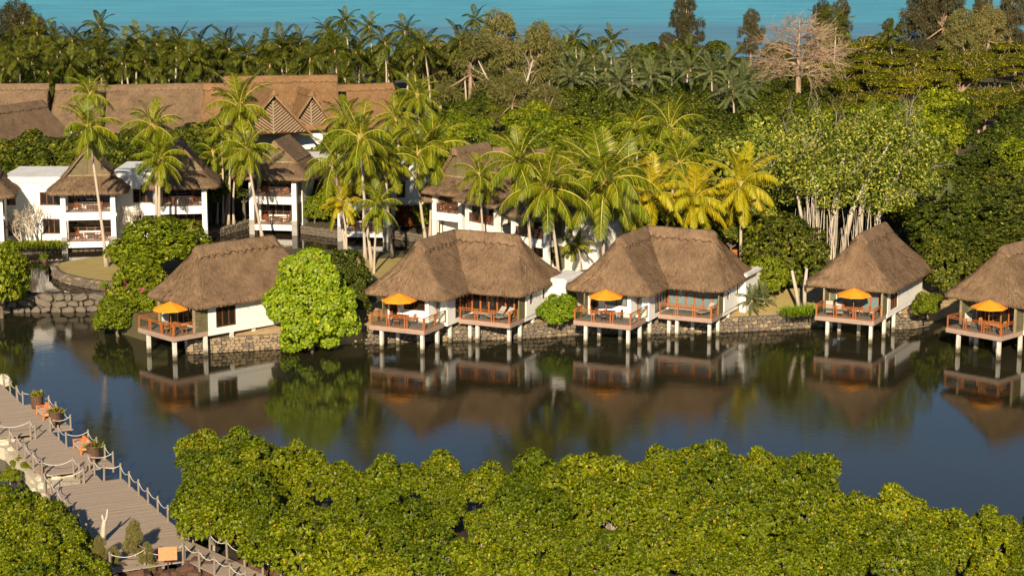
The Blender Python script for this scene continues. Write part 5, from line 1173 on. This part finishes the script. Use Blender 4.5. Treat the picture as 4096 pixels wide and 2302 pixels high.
far = [(32, 60), (70, 65), (100, 56), (135, 48), (161, 70), (158, 54), (213, 54), (229, 43), (247, 56), (37, 27), (54, 31), (72, 34), (100, 20), (103, 36), (139, 34), (157, 38), (178, 40), (10, 45), (18, 60), (48, 73), (122, 64), (189, 60), (87, 70), (265, 40), (300, 37), (326, 31), (345, 22), (369, 27), (356, 53), (405, 33), (412, 52), (424, 48), (476, 20), (286, 56), (593, 56), (611, 42), (688, 52), (822, 24), (836, 30), (890, 34), (3, 70), (122, 40), (198, 48), (280, 40), (385, 44), (20, 34), (86, 44), (335, 52), (310, 60), (176, 48), (145, 62), (460, 44), (545, 42), (575, 40), (200, 66), (270, 66), (60, 52), (0, 50)]
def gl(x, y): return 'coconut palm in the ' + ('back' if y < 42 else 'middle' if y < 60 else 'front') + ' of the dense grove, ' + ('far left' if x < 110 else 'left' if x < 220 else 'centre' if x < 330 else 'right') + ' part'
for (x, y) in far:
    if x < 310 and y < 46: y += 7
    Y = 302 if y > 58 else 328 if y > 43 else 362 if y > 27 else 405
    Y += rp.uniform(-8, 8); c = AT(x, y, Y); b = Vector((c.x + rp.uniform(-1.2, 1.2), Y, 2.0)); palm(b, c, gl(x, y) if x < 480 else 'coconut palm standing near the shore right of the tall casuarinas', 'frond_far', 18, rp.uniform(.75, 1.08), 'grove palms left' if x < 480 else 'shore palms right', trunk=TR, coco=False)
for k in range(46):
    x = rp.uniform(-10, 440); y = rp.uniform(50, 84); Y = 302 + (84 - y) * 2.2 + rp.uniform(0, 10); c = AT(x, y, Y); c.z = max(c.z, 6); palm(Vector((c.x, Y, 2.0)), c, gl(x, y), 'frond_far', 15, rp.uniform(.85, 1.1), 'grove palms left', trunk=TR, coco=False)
for (x, y) in [(563, 54), (571, 79), (582, 74), (606, 70), (631, 60), (651, 79), (671, 63), (728, 66), (711, 73), (733, 94), (690, 70), (745, 84), (548, 66), (620, 84)]:
    Y = 300 + (80 - y) * 2.0; c = AT(x, y, Y); palm(Vector((c.x, Y, 2.0)), c, 'grey-green date palm behind the dark rounded trees', 'frond_date', 26, rp.uniform(1.0, 1.25), 'date palms', name='date_palm', trunk=TR, coco=False, hi=9.5)
# ---------------------------------------------------------------- other trees
def branch(mb, rng, p, d, L, r, depth, spread, up, twist=.35, kids=3, minr=.008):
    n = 4; P = [p.copy()]; q = p.copy(); dd = d.copy()
    for i in range(n):
        dd = (dd + Vector(rng.normal(0, twist * .45, 3)) + Vector((0, 0, up * .12))).normalized(); q = q + dd * L / n; P.append(q.copy())
    mb.tube(P, [max(minr, r * (1 - .45 * i / n)) for i in range(n + 1)], 6 if r > .08 else 4 if r > .03 else 3, False)
    if depth == 0: return
    for k in range(kids):
        f = rng.uniform(.45, 1.0) if k < kids - 1 else 1.0; j = min(n, int(f * n)); b = P[j]; v = Vector(unit(rng, 1)[0]); e = (dd + v * spread).normalized(); e.z += up * .3; branch(mb, rng, b, e.normalized(), L * rng.uniform(.55, .78), r * rng.uniform(.42, .6), depth - 1, spread, up, twist, kids, minr)
# big bare tree with tiers of horizontal branches
rng = np.random.default_rng(31); Yt = 300; c = AT(800, 18, Yt); Hh = c.z - 2.2
bt = thing('bare_tree', 'tall leafless tree with tiers of pale horizontal branches', 'tree', (c.x, Yt, 2.2)); mb = MB()
mb.tube([(0, 0, 0), (.05, 0, Hh * .35), (-.1, 0, Hh * .7), (0, 0, Hh)], [.62, .45, .28, .05], 9); mb.build('trunk', M['bark_bare'], bt, True); br = MB()
for z, n, L in [(.50, 8, 5.6), (.56, 10, 7.2), (.60, 8, 6.8), (.66, 9, 6.6), (.71, 9, 6.2), (.76, 9, 5.6), (.83, 9, 4.8), (.89, 8, 3.6), (.95, 7, 2.4)]:
    for k in range(n):
        a = 6.28 * k / n + rng.uniform(-.4, .4); branch(br, rng, Vector((0, 0, Hh * z)), Vector((math.cos(a), math.sin(a), .25)), L * .62, .13 * (1.15 - z) + .03, 3, .5, -.12, .3, 3, .015)
br.build('branches', M['bark_bare'], bt)
fl = []
for z, r_, n in [(.72, 5.5, 160), (.86, 4.5, 160), (.97, 2.5, 90)]:
    a = rng.uniform(0, 6.28, n); q = np.sqrt(rng.uniform(0, 1, n)) * r_; fl.append(np.stack([q * np.cos(a), q * np.sin(a), np.full(n, Hh * z) + rng.uniform(-.5, .9, n)], 1))
fl = np.concatenate(fl); obj('last_leaves', quad_mesh('last_leaves', leaf_quads(fl, unit(rng, len(fl)), unit(rng, len(fl)), rng.uniform(.15, .35, len(fl)), rng.uniform(.05, .1, len(fl))), M['red_leaf']), None, bt)
# banyan
rng = np.random.default_rng(41); b = G(838, 262, 2.2); bn = thing('banyan_tree', 'huge banyan with pale hanging roots behind the fourth villa', 'tree', (b.x, b.y + 4, 2.2))
C, Rd = blobs_for(rng, (9.8, 6.0, 5.6), (3.0, 1.5, 8.4), 70, .20, -.75, .3); obj('crown', quad_mesh('crown', crown_leaves(rng, C, Rd, 18000, .34, .10, .35, -.7, .9, .2), M['banyan']), None, bn)
tr = MB()
for (x, y, tx, tz, r) in [(-1.5, 0, -2.2, 9.5, .35), (0, .5, 1.0, 10, .4), (-2.6, .5, -4.0, 7.6, .2), (2.6, .5, 3.8, 9.8, .33), (4.2, 1, 7.0, 9.0, .28), (.9, -.5, 5.5, 11.5, .25)]:
    tr.tube([(x, y, 0), (x + (tx - x) * .2, y, tz * .4), (x + (tx - x) * .6, y, tz * .75), (tx, y, tz)], [r * 1.4, r, r * .7, r * .35], 8)
tr.build('trunk', M['bark_pale'], bn, True); ro = MB()
for k in range(64):
    x = rng.choice([-2.6, -1.7, -.5, 1.0, 2.2, 3.4]) + rng.normal(0, .55); y = -1.6 + rng.normal(0, .8); h = rng.uniform(2.5, 5.5) if x > -.8 else rng.uniform(4, 8.5); r = rng.uniform(.018, .06)
    MB().tube([(x, y, 0), (x + rng.normal(0, .08), y, h * .4), (x + rng.normal(0, .14), y, h)], [r * 1.3, r, r * .7], 5).build('aerial_root', M['bark_pale'], bn)
tw_ = MB()
for k in range(34):
    i = rng.integers(0, len(C) - 1); e = Vector(C[i]); d = Vector((rng.normal(0, .5), -.5 + rng.normal(0, .3), rng.uniform(.4, 1))).normalized(); branch(tw_, rng, e + d * .3, d, 1.9, .035, 2, .6, .2, .3, 3, .010)
tag(tw_.build('bare_twigs', M['twig'], bn), kind='stuff')
# tall casuarinas
CAS = [(470, 108, 324, 30, 1.15, 'casuarina', 'broad casuarina with drooping olive foliage, left of the pair'), (500, 100, 330, 10, 1.0, 'casuarina', 'tallest olive casuarina with pale leaning trunk'), (537, 100, 327, 22, .85, 'casuarina', 'olive casuarina at the right of the pair'), (440, 100, 330, 40, .8, 'casuarina', 'lower olive casuarina above the golden roof end'), (512, 120, 300, 74, .75, 'casuarina', 'low feathery casuarina at the foot of the tall pair'), (548, 120, 296, 84, .6, 'casuarina', 'low feathery casuarina beside the pale forked trunk'),
 (686, 0, 425, -6, .8, 'dk', 'tall dark casuarina standing alone against the sea'), (668, 0, 428, 32, .6, 'dk', 'small dark casuarina left of the lone tall one'), (752, 0, 430, 8, .55, 'dk', 'slender dark casuarina on the shore right of the lone tall one'), (823, 0, 420, 0, .6, 'dk', 'dark casuarina behind the bare tree, left of two'), (841, 0, 425, -2, .65, 'dk', 'dark casuarina behind the bare tree, right of two'), (888, 0, 430, 18, .35, 'dk', 'small dark casuarina on the open shore'),
 (925, 0, 415, -22, 1.0, 'dk', 'dark casuarina at the left of the right-hand clump'), (945, 0, 412, -18, 1.0, 'dk', 'dark casuarina second in the right-hand clump'), (962, 0, 400, 8, .9, 'casuarina', 'olive casuarina in front of the right-hand clump'), (990, 0, 405, 6, .9, 'casuarina', 'olive casuarina right of the clump'), (983, 0, 425, -8, .6, 'dk', 'narrow dark casuarina behind the olive pair'), (1012, 0, 420, -14, .8, 'dk', 'dark casuarina at the right edge'), (15, 0, 385, 0, 1.0, 'dk', 'dark casuarina at the upper left corner'), (34, 0, 400, 14, .7, 'dk', 'shorter dark casuarina beside the corner one')]
for (x, yb, Y, yt, wx, mt, lb) in CAS:
    c = AT(x, yt, Y); h = c.z - 2; s = h / 12.6; tree('casuarina', 'casuarina_tree', lb, 'tree', (c.x, Y, 2.0), (1.5 * wx, 1.5 * wx, s), None, 'casuarina_dk' if mt == 'dk' else None)
rng = np.random.default_rng(8)
for (x0, y0, x1, y1, Y, lb) in [(503.5, 112, 478, 60, 322, 'pale leaning casuarina trunk below the tallest crown'), (517, 116, 533, 60, 318, 'pale forked casuarina trunk right of the leaning one')]:
    a = AT(x0, y0, Y); e = AT(x1, y1, Y); t = thing('pale_casuarina', lb, 'tree', a); mb = MB(); d = e - a; mb.tube([(0, 0, -3), d * .3 + Vector((.2, 0, 0)), d * .65, d], [.3, .24, .18, .08], 7)
    for k in range(7): branch(mb, rng, d * rng.uniform(.25, .9), Vector((rng.normal(0, .8), rng.normal(0, .5), .5)).normalized(), 2.6, .06, 2, .6, .1, .3, 2, .02)
    mb.build('trunk', M['bark_pale'], t)
# woods on the right, filled row by row
def fill(x0, x1, Y0, Y1, kind, n, hs, label, group, mat=None, name=None, wide=1.0, cat='tree'):
    for k in range(n):
        Y = Y0 + (Y1 - Y0) * (k + rv.random()) / n; x = rv.uniform(x0, x1); p = AT(x, 200, Y); h = rv.uniform(*hs); s = h / {'dark': 7.2, 'acacia': 6.6, 'bush': 4.1, 'scrub': 2.0, 'mangrove': 3.1}[kind]
        zone = ('near ' if Y < (Y0 + Y1) / 2 else 'far ') + ('left' if x < x0 + (x1 - x0) / 3 else 'right' if x > x1 - (x1 - x0) / 3 else 'middle')
        tree(kind, name or 'broadleaf_tree', label + (', ' + zone if n > 6 else ''), cat, (p.x, Y, 2.0), (s * wide * rv.uniform(.9, 1.15), s * wide * rv.uniform(.9, 1.15), s), group, mat)
fill(812, 1050, 285, 408, 'acacia', 52, (5.6, 8.8), 'flat-topped yellow-green tree in the canopy right of the bare tree', 'flat-topped trees', name='flat_topped_tree', wide=1.05)
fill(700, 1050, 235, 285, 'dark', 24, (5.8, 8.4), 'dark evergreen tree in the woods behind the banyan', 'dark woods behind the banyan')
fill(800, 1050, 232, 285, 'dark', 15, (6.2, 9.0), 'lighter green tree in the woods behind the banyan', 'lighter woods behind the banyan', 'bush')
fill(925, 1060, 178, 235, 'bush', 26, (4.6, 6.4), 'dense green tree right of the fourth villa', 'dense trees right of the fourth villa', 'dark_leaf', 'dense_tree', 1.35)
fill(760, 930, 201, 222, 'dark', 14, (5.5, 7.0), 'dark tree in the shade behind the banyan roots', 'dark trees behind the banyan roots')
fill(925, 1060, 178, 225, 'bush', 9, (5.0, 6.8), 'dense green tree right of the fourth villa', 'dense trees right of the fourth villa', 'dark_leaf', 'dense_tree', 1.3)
fill(520, 790, 240, 275, 'bush', 34, (4.5, 6.5), 'sunlit bright green tree behind the palms of the third villa', 'sunlit trees behind the palms', None, 'leafy_tree', 1.4)
fill(560, 800, 275, 315, 'dark', 34, (5.5, 7.5), 'dark rounded tree below the date palms', 'dark rounded trees below the date palms')
fill(530, 720, 205, 238, 'bush', 16, (3.0, 4.2), 'green shrub in the shade behind the third villa', 'shrubs behind the third villa', 'dark_leaf', 'shrub', 1.2, 'shrub')
fill(640, 770, 188, 206, 'dark', 9, (4.0, 5.0), 'dark tree in the deep shade behind the golden palms', 'dark trees behind the golden palms')
fill(738, 815, 262, 282, 'bush', 0 or 4, (5, 6), 'sunlit bright green tree behind the palms of the third villa', 'sunlit trees behind the palms', 'seagrape', 'leafy_tree', 1.3)
fill(735, 800, 205, 225, 'bush', 9, (8.0, 10.5), 'yellow-green tree left of the banyan crown', 'yellow-green trees left of the banyan', 'banyan', 'leafy_tree', .8)
fill(540, 830, 305, 432, 'dark', 75, (4.0, 6.2), 'low dark tree between the date palms and the sea', 'low dark trees by the sea')
fill(820, 1040, 405, 436, 'acacia', 26, (4.5, 6.0), 'dry leafless thicket below the casuarina clump', 'dry thicket', 'dry_twig', 'dry_shrub', 1.1, 'shrub')
fill(930, 1060, 425, 440, 'dark', 8, (5, 6), 'low dark tree behind the dry thicket', 'low trees behind the dry thicket')
fill(-20, 440, 310, 440, 'dark', 70, (4.0, 6.0), 'dark undergrowth tree in the coconut grove', 'undergrowth of the coconut grove', None, 'undergrowth_tree')
fill(440, 560, 290, 430, 'dark', 36, (4.0, 6.0), 'dark tree under the tall casuarinas', 'dark trees under the casuarinas')
fill(430, 560, 232, 290, 'dark', 22, (4.0, 6.5), 'rounded tree between the thatched roofs and the casuarinas', 'trees between roofs and casuarinas', 'bush')
fill(20, 235, 222, 240, 'dark', 18, (7.0, 8.6), 'leafy tree behind the two left pavilions', 'trees behind the left pavilions')
fill(20, 235, 216, 224, 'bush', 8, (4.5, 5.5), 'lower leafy tree behind the two left pavilions', 'low trees behind the left pavilions', 'bush', 'leafy_tree', 1.2)
fill(205, 250, 216, 232, 'dark', 10, (5.5, 7.5), 'dark tree behind the slim palm trunks', 'dark trees behind the slim trunks')
fill(240, 345, 236, 250, 'bush', 16, (3.8, 5.0), 'clipped green hedge tree below the bamboo gables', 'hedge trees below the gables', 'seagrape', 'hedge_tree', 1.3)
fill(300, 345, 214, 222, 'bush', 7, (3.0, 4.5), 'green hedge between two balcony buildings', 'hedge between balcony buildings', None, 'hedge_shrub', 1.0, 'shrub')
fill(336, 440, 228, 262, 'dark', 12, (5, 7), 'tree between the shaded roofs and the golden roof', 'trees behind the shaded roofs', 'bush')
fill(398, 425, 213, 219, 'scrub', 7, (1.6, 2.4), 'red-leaved shrub beside the shaded white wall', 'red-leaved shrubs', 'red_leaf', 'red_shrub', 1.0, 'shrub')
fill(425, 436, 213, 217, 'scrub', 3, (2, 2.6), 'green shrub beside the two tall white trunks', 'green shrubs by the white trunks', None, 'shrub', 1.0, 'shrub')
for (x, y, s, lb, mt) in [(766, 302, (.9, .9, 1.0), 'leafy shrub against the right wall of the third villa', None), (775, 296, (1.5, 1.4, 1.75), 'dark yellow-flecked tree left of the fourth villa', 'dark_leaf'), (785, 286, (1.3, 1.2, 1.6), 'dark tree behind the patch of lawn', 'dark_leaf'), (797, 280, (1.2, 1.2, 1.3), 'dark tree touching the fourth villa roof', 'dark_leaf'), (928, 318, (.7, .6, .55), 'glossy bush with prop roots between the last two villas', None), (940, 300, (1.2, 1.1, 1.4), 'dark mangrove tree between the last two villas', 'dark_leaf'), (955, 292, (1.4, 1.2, 1.5), 'dark tree behind the roof of the last villa', 'dark_leaf'), (352, 318, (.8, .8, 1.0), 'shaded shrub between the round-leaved tree and the second villa', 'dark_leaf'), (346, 306, (.9, .9, 1.2), 'shaded tree behind the round-leaved tree', 'dark_leaf')]:
    tree('bush', 'waterside_tree', lb, 'tree', G(x, y, 1.3), s, None, mt)
t = thing('twin_trunk_tree', 'two pale trunks rising from the green clump beside the fourth villa', 'tree', G(799, 308, 1.6)); MB().tube([(0, 0, 0), (-.3, 0, 1.6), (-.7, .1, 3.4)], [.2, .17, .12], 7).tube([(.5, 0, 0), (.45, 0, 1.8), (.6, .1, 3.6)], [.2, .17, .13], 7).build('trunk', M['bark_pale'], t, True)
# strap-leaved plants
def straps(name, label, pts, n, L, mat, seed, cat='plants'):
    rng = np.random.default_rng(seed); o0 = pts[0]; Q = []
    for p in pts:
        P = np.array(p - o0) + np.concatenate([rng.normal(0, .28, (n, 2)), np.zeros((n, 1))], 1); D_ = nrm(unit(rng, n, .25)); Q.append(leaf_quads(P, D_, nrm(np.array([0, 0, 1.]) + unit(rng, n) * .3), rng.uniform(.6, 1.2, n) * L, rng.uniform(.02, .045, n), .22))
    return tag(obj(name, quad_mesh(name, np.concatenate(Q), M[mat]), None, None, o0), label, cat, None, 'stuff')
straps('agapanthus_border', 'border of dark strap-leaved plants along the far left pond wall', [G(5 + i * 2.1, 247.5 - .06 * i + (i % 3), 2.2) for i in range(28)], 60, .9, 'bush', 1)
straps('agapanthus_border', 'bright strap-leaved clump beside the fourth villa deck', [G(785 + i * 2.4, 313 - .15 * i + 2 * (i % 3), 1.5) for i in range(13)], 70, .9, 'seagrape', 2)
# bare frangipani
for i, (x, y, h, lb) in enumerate([(34, 244, 4.6, 'bare frangipani in front of the far left white wing'), (138, 240, 4.0, 'bare frangipani between the two left pavilions'), (22, 244, 3.6, 'thin bare frangipani left of the larger one')]):
    rng = np.random.default_rng(60 + i); t = thing('frangipani', lb, 'tree', G(x, y, 2.2)); mb = MB()
    for k in range(3): branch(mb, rng, Vector((0, 0, 0)), Vector((rng.normal(0, .35), rng.normal(0, .2), 1)).normalized(), h * .42, .11, 4, .65, .35, .2, 3, .02)
    mb.build('branches', M['bark_pale'], t)
flowers('red_blossom', 'red flowers at the right end of the dry thicket', [AT(x, y, 415) for x, y in [(985, 41), (992, 42), (999, 43), (978, 39)]], 60, .6, 'redflower', 9)
# lotus tubs in the pond
for i, (x, y, lb) in enumerate([(44.5, 261.5, 'tub of white flowers standing in the pond left of the round lawn'), (104, 290, 'tub of white flowers standing at the stone weir')]):
    t = thing('flower_tub', lb, 'planter', G(x, y, 1.5)); MB().lathe((0, 0, -.5), [(.24, 0), (.26, .9), (.22, .92)], 12).build('tub', M['pot'], t); rng = np.random.default_rng(i); n = 120; P = np.array([0, 0, .4]) + rng.normal(0, .12, (n, 3)); obj('leaves', quad_mesh('leaves', leaf_quads(P, unit(rng, n, .1), unit(rng, n), rng.uniform(.2, .5, n), rng.uniform(.04, .08, n)), M['seagrape']), None, t)
